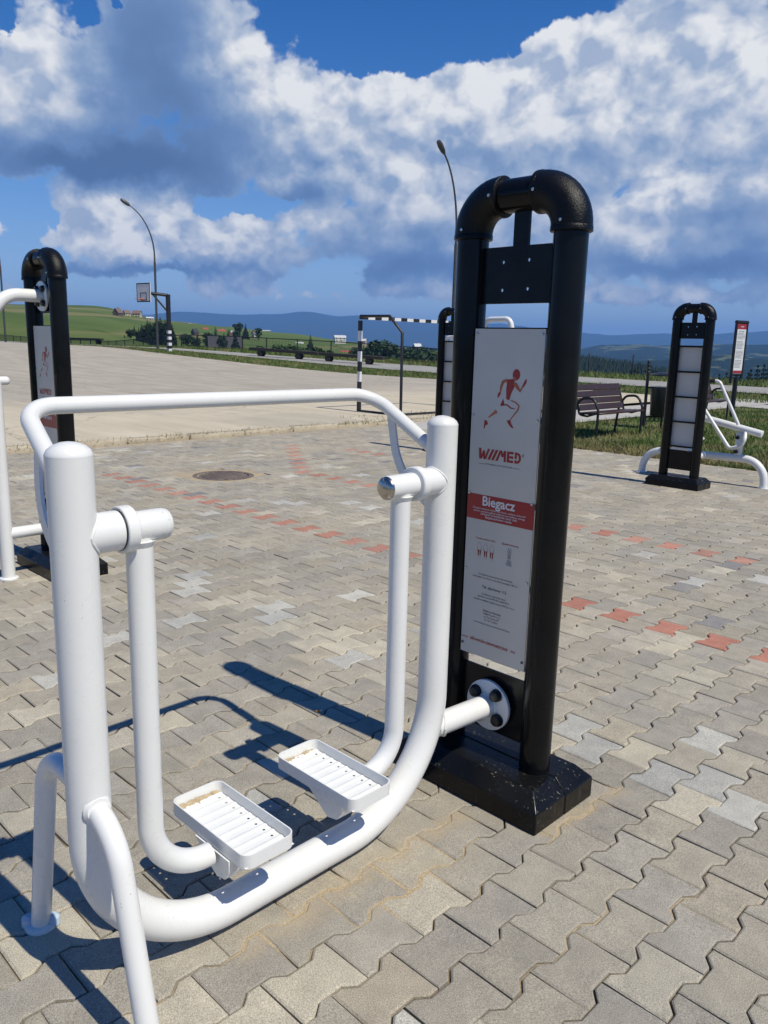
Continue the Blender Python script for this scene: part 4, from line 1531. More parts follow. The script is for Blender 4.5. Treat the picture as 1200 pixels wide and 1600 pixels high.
def make_pylon(name, loc, rz, label, title, main):
    t = empty(name, loc, rz, label, 'equipment pylon', 'black pylons of the outdoor gym')
    # base: low kerb with bevelled top, halves split by a seam
    mb = MB()
    L, D, H1, H2, I = 0.305, 0.168, 0.072, 0.118, 0.045
    for s0, s1 in ((-D, -0.0015), (0.0015, D)):
        i0 = I if s0 == -D else 0.0
        i1 = I if s1 == D else 0.0
        vs = [(-L, s0, 0), (L, s0, 0), (L, s1, 0), (-L, s1, 0), (-L, s0, H1), (L, s0, H1), (L, s1, H1), (-L, s1, H1),
              (-L + I, s0 + i0, H2), (L - I, s0 + i0, H2), (L - I, s1 - i1, H2), (-L + I, s1 - i1, H2)]
        fs = [(0, 3, 2, 1), (0, 1, 5, 4), (1, 2, 6, 5), (2, 3, 7, 6), (3, 0, 4, 7), (4, 5, 9, 8), (5, 6, 10, 9), (6, 7, 11, 10), (7, 4, 8, 11), (8, 9, 10, 11)]
        b2 = MB()
        b2.add(vs, fs)
        mb.add(b2.v, b2.f)
    bs = mb.build('base', BKB, t)
    bv = bs.modifiers.new('soft_edges', 'BEVEL')
    bv.width = 0.004
    bv.segments = 2
    bv.limit_method = 'ANGLE'
    for s in (-1, 1):
        MB().tube([(s * PH, 0, 0.10), (s * PH, 0, 1.86)], PR, 28).build('post', BK, t)
        # elbow: wider pipe fitting with rims
        c = Vector((s * (PH - 0.105), 0, 1.830))
        pts = [Vector((s * PH, 0, 1.815))]
        for k in range(13):
            a = (PI / 2) * k / 12
            pts.append(c + Vector((s * 0.105 * math.cos(a), 0, 0.105 * math.sin(a))))
        pts.append(Vector((s * (PH - 0.117), 0, 1.935)))
        eb = MB()
        eb.tube(pts, 0.0605, 28)
        for pc, ax in ((pts[0], Vector((0, 0, 1))), (pts[-1], Vector((s, 0, 0)))):
            eb.tube([pc - ax * 0.001, pc + ax * 0.001, pc + ax * 0.014, pc + ax * 0.016], [0.0585, 0.0618, 0.0618, 0.0605], 28)
        el = eb.build('elbow', BKE, t)
        for (px_, pz_) in ((s * (PH - 0.0), 1.842), (s * (PH - 0.10), 1.935 - 0.002)):
            sc_ = MB()
            sc_.cyl((px_, -0.0595, pz_), (px_, -0.0640, pz_), 0.0048, 10, bevel=0.001)
            sc_.build('screw', STEEL, el)
    MB().tube([(-PH + 0.10, 0, 1.935), (PH - 0.10, 0, 1.935)], 0.050, 28).build('crossbar', BK, t)
    MB().box((0.008, 0, 1.845), (0.056, 0.010, 0.115)).build('stem', BK, t)
    # plates with round holes

    def plate(nm, z0, z1, holes):
        b = MB()
        x0, x1, th = -PH + 0.046, PH - 0.046, 0.008
        xsu = sorted({x0, x1} | {h[0] - .009 for h in holes} | {h[0] + .009 for h in holes})
        zsu = sorted({z0, z1} | {h[1] - .009 for h in holes} | {h[1] + .009 for h in holes})
        for xa, xb in zip(xsu[:-1], xsu[1:]):
            for za, zb in zip(zsu[:-1], zsu[1:]):
                hc = [h for h in holes if xa - 1e-6 <= h[0] <= xb + 1e-6 and za - 1e-6 <= h[1] <= zb + 1e-6]
                for yy in (-th / 2, th / 2):
                    if hc and xb - xa < 0.02 and zb - za < 0.02:
                        h = hc[0]
                        o8 = [(h[0] + .0062 * math.cos(PI / 8 + q * PI / 4), yy, h[1] + .0062 * math.sin(PI / 8 + q * PI / 4)) for q in range(8)]
                        c4 = [(xb, yy, zb), (xa, yy, zb), (xa, yy, za), (xb, yy, za)]
                        b.add(o8 + c4, [(0, 1, 9, 8), (1, 2, 9), (2, 3, 10, 9), (3, 4, 10), (4, 5, 11, 10), (5, 6, 11), (6, 7, 8, 11), (7, 0, 8)])
                    else:
                        b.add([(xa, yy, za), (xb, yy, za), (xb, yy, zb), (xa, yy, zb)], [(0, 1, 2, 3)])
        for h in holes:
            o8 = [(h[0] + .0062 * math.cos(PI / 8 + q * PI / 4), h[1] + .0062 * math.sin(PI / 8 + q * PI / 4)) for q in range(8)]
            b.add([(x, -th / 2, z) for x, z in o8] + [(x, th / 2, z) for x, z in o8], [(q, (q + 1) % 8, 8 + (q + 1) % 8, 8 + q) for q in range(8)])
        b.add([(x0, -th / 2, z0), (x1, -th / 2, z0), (x1, th / 2, z0), (x0, th / 2, z0), (x0, -th / 2, z1), (x1, -th / 2, z1), (x1, th / 2, z1), (x0, th / 2, z1)],
              [(0, 1, 2, 3), (4, 7, 6, 5)])
        return b.build(nm, BK, t)
    plate('upper_plate', 1.617, 1.788, [(-.055, 1.742), (.040, 1.745), (-.055, 1.658), (.040, 1.660)])
    plate('lower_plate', 0.185, 0.405, [])
    for q in range(5):
        z = 0.445 + q * 0.2725
        MB().box((0, 0.012, z), (2 * PH - 2 * PR + 0.012, 0.016, 0.020), bevel=0.003).build('rung', BK, t)
    if main is not None:
        make_board(t, title, main)
    return t


py_main = make_pylon('information_pylon', (-0.549, 0.63, 0), 0, 'tall black pylon in front with a grey runner board, beside the white air walker', 'Biegacz', True)
py_left = make_pylon('information_pylon', (-4.03, 0.63, 0), 0, 'black double-post pylon at the left edge with a white tube flanged to its top', 'Narciarz', False)


def pylon_copy(src, loc, label):
    c = copy_tree(src)
    c.location = loc
    c['label'] = label
    # these boards face the other way: the panel sits behind the rungs as seen from here
    for ch in c.children:
        if ch.name.startswith('info_board'):
            ch.location = (0, 0, 0)
            ch.rotation_euler = (0, 0, PI)
        if ch.name.startswith('rung'):
            ch.location = (0, -0.024, 0)
    return c


py_far = pylon_copy(py_left, (-2.893, 7.137, 0), 'black pylon with grey panels between its rungs, before the grass and the leg press')
py_mid = pylon_copy(py_left, (-6.27, 7.12, 0), 'black pylon with pale panels half hidden behind the front pylon, near the goal')

# ------------------------------------------------------------------ the air walker
XF, YL, YR = -0.575, -0.790, 0.335
TR, ZB = 0.0462, 0.058
aw = empty('air_walker', (XF, -0.2275, 0), 0, 'white tubular air walker with two hanging foot trays in the foreground', 'gym machine')


def at(x, y, z):
    """world point to the walker's own frame"""
    return Vector((x - XF, y + 0.2275, z))


mb = MB()
mb.tube(fillet([at(XF, YL, 1.255), at(XF, YL, ZB), at(XF, YR, ZB), at(XF, YR, 1.255)], 0.36, 24), TR, 32, caps=False)
mb.build('main_tube', W, aw)
for yy in (YL, YR):
    b = MB()
    c = at(XF, yy, 1.256)
    b.tube([c + Vector((0, 0, -0.004)), c, c + Vector((0, 0, 0.003)), c + Vector((0, 0, 0.012)), c + Vector((0, 0, 0.020)), c + Vector((0, 0, 0.026)), c + Vector((0, 0, 0.028))],
           [TR * .99, TR * 1.005, TR * 1.0, TR * .90, TR * .70, TR * .36, TR * .05], 32)
    b.build('post_cap', W, aw)
for s, nm in ((1, 'front'), (-1, 'rear')):
    b = MB()
    xo = 0.240 if s > 0 else 0.328
    xk = 0.110 if s > 0 else 0.212
    b.tube(fillet([at(XF, YL, 0.500 if s > 0 else 0.53), at(XF + s * xk, YL, 0.506 if s > 0 else 0.535), at(XF + s * xo, YL, 0.004)], 0.125 if s > 0 else 0.11, 16), 0.0245, 20)
    # weld bead at the post
    b.tube([at(XF + s * (TR - 0.006), YL, 0.503 if s > 0 else 0.531), at(XF + s * (TR + 0.004), YL, 0.504 if s > 0 else 0.532)], [0.032, 0.026], 20)
    lg = b.build('support_leg', W, aw)
    f = MB()
    c = at(XF + s * xo, YL, 0.0)
    f.tube([c, c + Vector((0, 0, 0.008)), c + Vector((0, 0, 0.012))], [0.040, 0.040, 0.034], 24)
    f.build('foot_plate', W, lg)
    for q in (0.9, 0.9 + PI):
        f = MB()
        cc = c + Vector((0.031 * math.cos(q), 0.031 * math.sin(q), 0.004))
        f.tube([cc, cc + Vector((0, 0, 0.020)), cc + Vector((0, 0, 0.028))], [0.017, 0.016, 0.008], 14)
        f.build('foot_cap', FOOTC, lg)
# handlebar behind the posts
XB, ZH = -0.906, 1.326
b = MB()
hb = fillet([at(XF - 0.02, YL, 1.175), at(XB, YL + 0.045, ZH), at(XB, YR + 0.028, ZH), at(XF - 0.02, YR, 1.175)], 0.085, 14)
b.tube(hb, 0.0205, 20)
hbo = b.build('handlebar', W, aw)
for yy, sgn in ((YL, -1), (YR, 1)):
    b = MB()
    p = fillet([at(-0.80, yy + 0.012 + (0.020 if sgn < 0 else 0.0), 1.268), at(-0.765, yy + .010, 1.10), at(XF - 0.030, yy, 1.00)], 0.20, 14)
    fr = frames(p)
    vs, fs = [], []
    for q, (pp, n_, b_) in enumerate(fr):
        T_ = n_.cross(b_)
        side = Vector((0, 1, 0))
        nn = side.cross(T_).normalized()
        for (u, v) in ((-1, -1), (1, -1), (1, 1), (-1, 1)):
            vs.append(pp + side * 0.004 * u + nn * 0.0145 * v)
        if q:
            o_ = 4 * q
            fs += [(o_ - 4 + k, o_ - 4 + (k + 1) % 4, o_ + (k + 1) % 4, o_ + k) for k in range(4)]
    fs += [(0, 3, 2, 1), (len(vs) - 4, len(vs) - 3, len(vs) - 2, len(vs) - 1)]
    b.add(vs, fs)
    b.build('brace', W, aw)
ZHUB = 1.091


def arm_and_pedal(yp, ya, sgn, cap):
    """yp: post, ya: arm tube, sgn: +1 towards +Y"""
    b = MB()
    y0, y1 = yp + sgn * 0.008, yp + sgn * 0.093
    b.tube([at(XF, y0, ZHUB), at(XF, y1, ZHUB)], 0.0425, 28)
    # weld bead where it meets the post
    bead = [at(XF + 0.0428 * math.cos(a), yp + sgn * (math.sqrt(max(TR * TR - (0.0428 * math.cos(a)) ** 2, 0)) + 0.001 + random.uniform(-.0008, .0008)), ZHUB + 0.0428 * math.sin(a)) for a in [2 * PI * i / 40 for i in range(40)]]
    b.tube(bead + bead[:1], 0.0030, 8, caps=False)
    b.build('hub', W, aw)
    b = MB()
    y2, y3 = yp + sgn * 0.096, yp + sgn * 0.124
    b.tube([at(XF, y2, ZHUB), at(XF, y2 + sgn * 0.002, ZHUB), at(XF, y3 - sgn * 0.003, ZHUB), at(XF, y3, ZHUB)], [0.0485, 0.0505, 0.0505, 0.0475], 32)
    b.build('collar', W, aw)
    b = MB()
    b.tube([at(XF, y2 - sgn * 0.003, ZHUB), at(XF, y2 - sgn * 0.0005, ZHUB)], 0.0435, 28)
    b.build('seal', BOLTC, aw)
    b = MB()
    yend = ya + sgn * 0.060
    b.tube([at(XF, y3 - sgn * 0.004, ZHUB), at(XF, yend - sgn * 0.004, ZHUB), at(XF, yend, ZHUB)], [0.0345, 0.0345, 0.032], 28)
    b.tube([at(XF, ya, ZHUB - 0.028), at(XF, ya, ZHUB - 0.041)], [0.036, 0.0292], 24)
    tip = ya + sgn * (0.155 if sgn > 0 else 0.122)
    b.tube(fillet([at(XF, ya, ZHUB - 0.02), at(XF, ya, 0.232), at(XF, tip, 0.232)], abs(tip - ya) - 0.004, 18), 0.0290, 28)
    arm = b.build('swing_arm', W, aw)
    b = MB()
    b.dome(at(XF, yend - sgn * 0.001, ZHUB), (0, sgn, 0), 0.0335, 0.017, 26, 6)
    b.build('end_cap', CHROME if cap else W, arm)
    return tip


tipL = arm_and_pedal(YL, -0.648, 1, False)
tipR = arm_and_pedal(YR, 0.164, -1, True)


def rrect(hx, hy, r, n=6):
    out = []
    for cx, cy, a0 in ((hx - r, hy - r, 0), (-hx + r, hy - r, PI / 2), (-hx + r, -hy + r, PI), (hx - r, -hy + r, 1.5 * PI)):
        for k in range(n + 1):
            a = a0 + (PI / 2) * k / n
            out.append((cx + r * math.cos(a), cy + r * math.sin(a)))
    return out


def make_pedal(cx, cy, sgn, label):
    """tray with a raised rim, perforated floor and welded bracket; long side along x"""
    ZR, ZF, HX, HY = 0.276, 0.243, 0.172, 0.078
    c0 = at(cx, cy, 0)
    p = bpy.data.objects.new('pedal', None)
    link(p, aw)
    p.location = c0
    b = MB()
    o1 = rrect(HX, HY, 0.026)
    o2 = rrect(HX - 0.0035, HY - 0.0035, 0.0225)
    n = len(o1)
    vs = [(x, y, ZF - 0.004) for x, y in o1] + [(x, y, ZR) for x, y in o1] + [(x, y, ZR) for x, y in o2] + [(x, y, ZF - 0.002) for x, y in o2]
    fs = []
    for r in range(3):
        for i in range(n):
            j = (i + 1) % n
            fs.append((r * n + i, r * n + j, (r + 1) * n + j, (r + 1) * n + i))
    b.add(vs, fs)
    b.build('rim', W, p)
    # perforated floor: strips between the hole rows
    fx, fy = HX - 0.004, HY - 0.004
    cs = 0.0065
    rows = [-0.054, 0.054]
    cols = [-0.136 + 0.034 * k for k in range(9)]
    holes = [(x, y) for x in cols for y in rows] + [(-0.158, -0.027), (-0.158, 0.0), (-0.158, 0.027)]
    holes = [(x, y) for (x, y) in holes]
    allx = sorted({-fx, fx} | {round(h[0] - cs, 5) for h in holes} | {round(h[0] + cs, 5) for h in holes})
    ally = sorted({-fy, fy} | {round(h[1] - cs, 5) for h in holes} | {round(h[1] + cs, 5) for h in holes})
    b = MB()
    hs = {(round(x - cs, 5), round(y - cs, 5)): (x, y) for x, y in holes}

    def zz(x):   # pressed ridges across the tray
        return ZF + 0.0023 * max(0.0, -math.cos((x + 0.136) / 0.034 * 2 * PI)) ** 2
    for xa, xb in zip(allx[:-1], allx[1:]):
        for ya, yb in zip(ally[:-1], ally[1:]):
            h = hs.get((xa, ya))
            if h:
                o8 = [(h[0] + .0036 * math.cos(PI / 8 + q * PI / 4), h[1] + .0036 * math.sin(PI / 8 + q * PI / 4), zz(h[0])) for q in range(8)]
                c4 = [(xb, yb, zz(xb)), (xa, yb, zz(xa)), (xa, ya, zz(xa)), (xb, ya, zz(xb))]
                b.add(o8 + c4, [(0, 1, 9, 8), (1, 2, 9), (2, 3, 10, 9), (3, 4, 10), (4, 5, 11, 10), (5, 6, 11), (6, 7, 8, 11), (7, 0, 8)])
            else:
                m_ = max(1, int(round((xb - xa) / 0.0035)))
                for q in range(m_):
                    x0_, x1_ = xa + (xb - xa) * q / m_, xa + (xb - xa) * (q + 1) / m_
                    b.add([(x0_, ya, zz(x0_)), (x1_, ya, zz(x1_)), (x1_, yb, zz(x1_)), (x0_, yb, zz(x0_))], [(0, 1, 2, 3)])
    me = b.mesh('tread', TRAY, 60, fix=False)
    bm = bmesh.new()
    bm.from_mesh(me)
    bmesh.ops.remove_doubles(bm, verts=bm.verts, dist=1e-5)
    for f in bm.faces:
        if f.normal.z < 0:
            f.normal_flip()
    bm.to_mesh(me)
    bm.free()
    link(bpy.data.objects.new('tread', me), p)
    # bracket: tapering box below the tray, its wide top along the tray
    b = MB()
    yb0, yb1 = (-0.084, 0.052) if sgn > 0 else (-0.066, 0.085)
    prof = [(-0.115, ZF - 0.005), (0.035, ZF - 0.005), (0.035, 0.205), (0.018, 0.180), (-0.018, 0.172), (-0.042, 0.185)]
    off_ = cx - XF
    b.prism([(x - off_ * 0 + 0.075, z) for x, z in prof], yb0, yb1)
    b.build('bracket', W, p)
    # sand caught at the far end
    b = MB()
    N_ = 46
    vs = []
    big = label == 'L'
    for i in range(N_ + 1):
        f = i / N_
        yy = -fy + 0.004 + (2 * fy - 0.008) * f
        q = mnoise.fractal(Vector((f * 5 + cx * 9 + cy * 31, 0.3, 0.0)), 0.8, 2.0, 4)
        wd = max(0.002, (0.017 if big else 0.008) + 0.016 * q + random.uniform(-.0015, .0015))
        hh = max(0.0008, (0.0075 if big else 0.003) + 0.006 * q)
        vs += [(-fx + 0.001, yy, ZF + hh), (-fx + wd * .45, yy, ZF + hh * .55 + 0.0006), (-fx + wd, yy, ZF - 0.0006)]
    fs = []
    for i in range(N_):
        for k in range(2):
            fs.append((i * 3 + k, i * 3 + k + 1, (i + 1) * 3 + k + 1, (i + 1) * 3 + k))
    b.add(vs, fs)
    b.build('blown_sand', SANDP, p)
    return p


TRAY = plain('tray_white', (0.76, 0.765, 0.745), 0.36, var=0.05, scale=14)
make_pedal(-0.618, -0.398, 1, 'L')
make_pedal(-0.618, -0.046, -1, 'R')
# arm of the machine to the pylon
b = MB()
b.tube([at(XF, YR + 0.012, 0.287), at(-0.553, 0.598, 0.287)], 0.0375, 28)
bead = [at(XF + 0.0405 * math.cos(a) * 1.0, YR + math.sqrt(max(TR * TR - (0.0405 * math.cos(a)) ** 2, 0)) + 0.001, 0.287 + 0.0405 * math.sin(a)) for a in [2 * PI * i / 28 for i in range(29)]]
b.tube(bead, 0.0042, 8, caps=False)
b.build('connecting_tube', W, aw)
b = MB()
c = at(-0.553, 0.600, 0.287)
b.tube([c + Vector((0, 0.014, 0)), c + Vector((0, 0.012, 0)), c + Vector((0, 0.002, 0)), c], [0.086, 0.088, 0.088, 0.085], 40)
b.tube([c + Vector((0, 0.001, 0)), c + Vector((0, -0.008, 0))], [0.046, 0.038], 28)
fl = b.build('flange', W, aw)
for q in range(4):
    a = PI / 4 + q * PI / 2 + 0.12
    cc = c + Vector((0.061 * math.cos(a), 0, 0.061 * math.sin(a)))
    b = MB()
    b.tube([cc, cc + Vector((0, -0.010, 0)), cc + Vector((0, -0.020, 0)), cc + Vector((0, -0.024, 0))], [0.0225, 0.0215, 0.017, 0.009], 18)
    b.build('bolt_cap', BOLTC, fl)

# ------------------------------------------------------------------ left machine: only its tubes nearest the pylon are in the picture
lm = empty('ski_trainer', (-4.03, 0.29, 0), 0, 'white tubular gym machine cut off by the left edge, bolted to the left pylon', 'gym machine')


def al(x, y, z):
    return Vector((x + 4.03, y - 0.29, z))


b = MB()
b.tube(fillet([al(-4.03, 0.60, 1.716), al(-4.03, 0.40, 1.716), al(-4.03, 0.12, 1.40), al(-4.03, -0.35, 1.10), al(-4.03, -0.9, 1.05), al(-4.03, -0.9, 0.0)], [0.16, 0.2, 0.2, 0.12], 12), 0.038, 22)
b.build('upper_tube', W, lm)
b = MB()
b.tube([al(-4.03, 0.603, 1.716), al(-4.03, 0.614, 1.716)], 0.088, 32)
fl = b.build('flange', W, lm)
for q in range(4):
    a = PI / 4 + q * PI / 2
    b = MB()
    b.tube([al(-4.03 + 0.060 * math.cos(a), 0.604, 1.716 + 0.060 * math.sin(a)), al(-4.03 + 0.060 * math.cos(a), 0.584, 1.716 + 0.060 * math.sin(a))], [0.021, 0.015], 14)
    b.build('bolt_cap', BOLTC, fl)
b = MB()
b.tube([al(-4.02, 0.292, 0.0), al(-4.02, 0.292, 1.20)], 0.040, 22)
b.tube([al(-4.02, 0.292, 0.0), al(-4.02, 0.292, 0.010), al(-4.02, 0.292, 0.016)], [0.058, 0.058, 0.042], 22)
b.build('post', W, lm)
b = MB()
b.tube([al(-4.02, 0.31, 0.285), al(-4.03, 0.60, 0.285)], 0.036, 22)
b.build('lower_tube', W, lm)
b = MB()
b.tube(fillet([al(-4.02, 0.36, 1.215), al(-4.02, -0.20, 1.215), al(-4.02, -0.42, 0.7)], 0.12, 10), 0.026, 18)
b.dome(al(-4.02, 0.36, 1.215), (0, 1, 0), 0.026, 0.022, 18)
b.build('handrail', W, lm)
b = MB()
b.tube(fillet([al(-4.06, 0.22, 1.16), al(-4.06, 0.20, 0.98), al(-4.06, -0.05, 0.80)], 0.1, 10), 0.024, 16)
b.build('swing_arm', W, lm)

# ------------------------------------------------------------------ leg press beyond the right pylon
YP = 7.79
lp = empty('leg_press', (-2.9, YP, 0), 0, 'white tubular leg press with arched feet behind the right pylon', 'gym machine')


def ap(x, y, z):
    return Vector((x + 2.9, y - YP, z))


b = MB()
arc = []
b.tube(fillet([ap(-3.66, YP, 0.0), ap(-3.63, YP, 0.285), ap(-2.22, YP, 0.31), ap(-2.19, YP, 0.0)], 0.235, 14), 0.043, 22)
b.build('base_tube', W, lp)
for xx in (-3.66, -2.19):
    MB().tube([ap(xx, YP, 0.0), ap(xx, YP, 0.008)], 0.065, 22).build('foot_plate', W, lp)
b = MB()
b.tube([ap(-3.02, YP, 0.742), ap(-2.275, YP, 0.600)], 0.040, 22)
b.dome(ap(-2.277, YP, 0.6004), (0.98, 0, -0.19), 0.040, 0.008, 22)
b.build('beam', W, lp)
MB().box(ap(-2.512, YP, 0.47), (0.075, 0.062, 0.26), bevel=0.01).build('upright', W, lp)
for zc in (0.542, 0.380):
    b = MB()
    b.tube([ap(-2.527, YP - 0.030, zc), ap(-2.527, YP - 0.052, zc)], [0.024, 0.018], 16)
    b.build('bolt_cap', BOLTC, lp)
b = MB()
b.tube(fillet([ap(-2.90, YP - 0.06, 1.155), ap(-2.79, YP - 0.06, 1.165), ap(-2.525, YP - 0.06, 0.690)], 0.07, 10), 0.0185, 16)
b.build('lever', W, lp)
MB().tube([ap(-2.945, YP - 0.06, 1.152), ap(-2.835, YP - 0.06, 1.162)], 0.024, 16).build('grip', RUBBER, lp)
b = MB()
b.tube(fillet([ap(-2.95, YP - 0.09, 0.88), ap(-2.585, YP - 0.09, 0.415), ap(-2.455, YP - 0.09, 0.455), ap(-2.425, YP - 0.09, 0.535), ap(-2.45, YP - 0.02, 0.61)], [0.05, 0.06, 0.04], 8), 0.0205, 16)
b.build('foot_bar', W, lp)
b = MB()
b.prism([(ap(-3.30, 0, 0).x, 0.295), (ap(-3.06, 0, 0).x, 0.300), (ap(-3.10, 0, 0).x, 0.44), (ap(-3.25, 0, 0).x, 0.44)], -0.05, 0.05)
b.build('seat_post', W, lp)
b = MB()
b.box(ap(-3.16, YP, 0.47), (0.36, 0.34, 0.035), bevel=0.012)
b.build('seat', W, lp)
b = MB()
b.tube([ap(-2.893, YP - 0.03, 0.30), ap(-2.893, 7.16, 0.30)], 0.036, 20)
b.build('connecting_tube', W, lp)

# machine behind the middle pylon: a pull-down frame, mostly hidden
pm = empty('pull_down_frame', (-6.25, 7.8, 0), 0, 'white pull-down frame mostly hidden behind the front pylon, its top bar showing above the board', 'gym machine')


def am(x, y, z):
    return Vector((x + 6.25, y - 7.8, z))


b = MB()
b.tube(fillet([am(-6.25, 7.8, 0.0), am(-6.25, 7.8, 1.855), am(-5.80, 7.8, 1.862), am(-5.68, 7.8, 1.45)], [0.12, 0.10], 12), 0.036, 20)
b.build('mast', W, pm)
b = MB()
b.tube(fillet([am(-6.98, 7.8, 1.45), am(-6.93, 7.8, 1.60), am(-6.70, 7.8, 1.62), am(-6.25, 7.8, 1.60)], 0.05, 8), 0.022, 14)
b.build('handle', W, pm)
MB().tube([am(-6.27, 7.14, 0.30), am(-6.25, 7.8, 0.30)], 0.036, 18).build('connecting_tube', W, pm)
MB().box(am(-5.95, 7.95, 0.46), (0.34, 0.34, 0.035), bevel=0.012).build('seat', W, pm)
MB().tube([am(-5.95, 7.95, 0.0), am(-5.95, 7.95, 0.45)], 0.036, 18).build('seat_post', W, pm)

# ------------------------------------------------------------------ goal
gl = empty('handball_goal', (-11.5, 10.35, 0.045), 0, 'metal handball goal frame banded black and white, standing on the court edge', 'goal')


def banded(p0, p1, half, n, name, parent, first=0):
    p0, p1 = Vector(p0), Vector(p1)
    b = MB()
    d = (p1 - p0)
    u = d.normalized()
    side = Vector((1, 0, 0)) if abs(u.x) < .9 else Vector((0, 1, 0))
    oth = u.cross(side)
    for k in range(n):
        a, c = p0 + d * (k / n), p0 + d * ((k + 1) / n)
        vs = [q + side * sx * half + oth * sy * half for q in (a, c) for sx, sy in ((-1, -1), (1, -1), (1, 1), (-1, 1))]
        fs = [(0, 1, 5, 4), (1, 2, 6, 5), (2, 3, 7, 6), (3, 0, 4, 7)]
        if k == 0:
            fs.append((0, 3, 2, 1))
        if k == n - 1:
            fs.append((4, 5, 6, 7))
        b.add(vs, fs, (k + first) % 2)
    return b.build(name, [GOALB, GOALW], parent, 30)


for yy in (0.0, 3.0):
    banded((0, yy, 0.0), (0, yy, 1.90), 0.034, 9, 'goal_post', gl)
    b = MB()
    b.tube([Vector(q) for q in ((0, yy, 1.99), (0.86, yy, 1.985), (1.22, yy, 1.66), (1.24, yy, 0.0))], 0.030, 10)
    b.build('side_frame', GOALB, gl)
    MB().tube([(0, yy, 0.02), (1.24, yy, 0.02)], 0.022, 8).build('ground_bar', GOALB, gl)
banded((0, 0, 1.96), (0, 3.0, 1.96), 0.034, 15, 'crossbar', gl)
MB().tube([(1.24, 0, 0.03), (1.24, 3.0, 0.03)], 0.022, 8).build('ground_bar', GOALB, gl)

# ------------------------------------------------------------------ basketball hoop
hx_, hy_ = -47.2, 26.77
hzz = float(rise(hx_)) - 0.02
bk = empty('basketball_hoop', (hx_, hy_, hzz), 0, 'basketball hoop with grey backboard on a black post banded white at its foot', 'basketball hoop')
u0, _ = bearing(265)
tor = np.array([-u0[1], u0[0]])          # to the left as seen from the plaza
S = 1.14                                  # how large the stand is
mb = MB()
H0 = 3.68
mb.box((0, 0, 1.20 * S + (H0 - 1.20 * S) / 2), (0.22, 0.22, H0 - 1.20 * S))
mb.build('post', GOALB, bk)
banded((0, 0, 0.0), (0, 0, 1.20 * S), 0.115, 7, 'banded_foot', bk, 1)
L = Vector((tor[0], tor[1], 0))
arm_end = L * 1.22
b = MB()
b.tube([Vector((0, 0, H0 - 0.06)), Vector(arm_end) + Vector((0, 0, H0 + 0.05))], 0.10, 8)
b.build('arm', GOALB, bk)
b = MB()
b.tube([Vector((0, 0, H0 - 1.15)), Vector(L * 0.95) + Vector((0, 0, H0 - 0.04))], 0.06, 8)
b.build('brace', GOALB, bk)
# board turned partly towards the plaza
f = Vector((-u0[0], -u0[1], 0))
bn = (L * 0.80 + f * 0.62).normalized()
bx = Vector((-bn.y, bn.x, 0))
if bx.dot(L) < 0:
    bx = -bx
bc = Vector(arm_end) + L * 0.30 + Vector((0, 0, H0 + 0.06))
BW, BH = 1.42, 1.20


def bq(u, v, w):
    return bc + bx * u + Vector((0, 0, v)) + bn * w


b = MB()
vs = [bq(u, v, w) for w in (-0.03, 0.02) for u, v in ((-BW / 2, -BH / 2), (BW / 2, -BH / 2), (BW / 2, BH / 2), (-BW / 2, BH / 2))]
b.add(vs, [(0, 1, 2, 3), (4, 7, 6, 5), (0, 4, 5, 1), (1, 5, 6, 2), (2, 6, 7, 3), (3, 7, 4, 0)])
bb = b.build('backboard', HOOPB, bk)
b = MB()
for u0_, v0_, u1_, v1_ in ((-BW / 2, -BH / 2, BW / 2, -BH / 2 + .07), (-BW / 2, BH / 2 - .07, BW / 2, BH / 2), (-BW / 2, -BH / 2, -BW / 2 + .06, BH / 2), (BW / 2 - .06, -BH / 2, BW / 2, BH / 2),
                           (-.33, -.05, .33, 0.0), (-.33, -.45, -.27, -.05), (.27, -.45, .33, -.05), (-.33, -.50, .33, -.45)):
    top_strip = (v0_ < -BH / 2 + .01 and v1_ > BH / 2 - .01)
    va, vb = (v0_ + .07, v1_ - .07) if top_strip else (v0_, v1_)
    vs = [bq(u, v, w) for w in (0.021, 0.027) for u, v in ((u0_, va), (u1_, va), (u1_, vb), (u0_, vb))]
    b.add(vs, [(4, 5, 6, 7), (0, 1, 5, 4), (1, 2, 6, 5), (2, 3, 7, 6), (3, 0, 4, 7)])
b.build('board_lines', GOALB, bb)
b = MB()
rc = bc + bn * 0.36 + Vector((0, 0, -0.42))
b.tube([rc + bx * 0.225 * math.cos(a) + bn * 0.225 * math.sin(a) for a in [2 * PI * i / 20 for i in range(21)]], 0.022, 8, caps=False)
b.tube([rc - bn * 0.225, rc - bn * 0.36], 0.04, 8)
b.build('rim', HOOPO, bk)

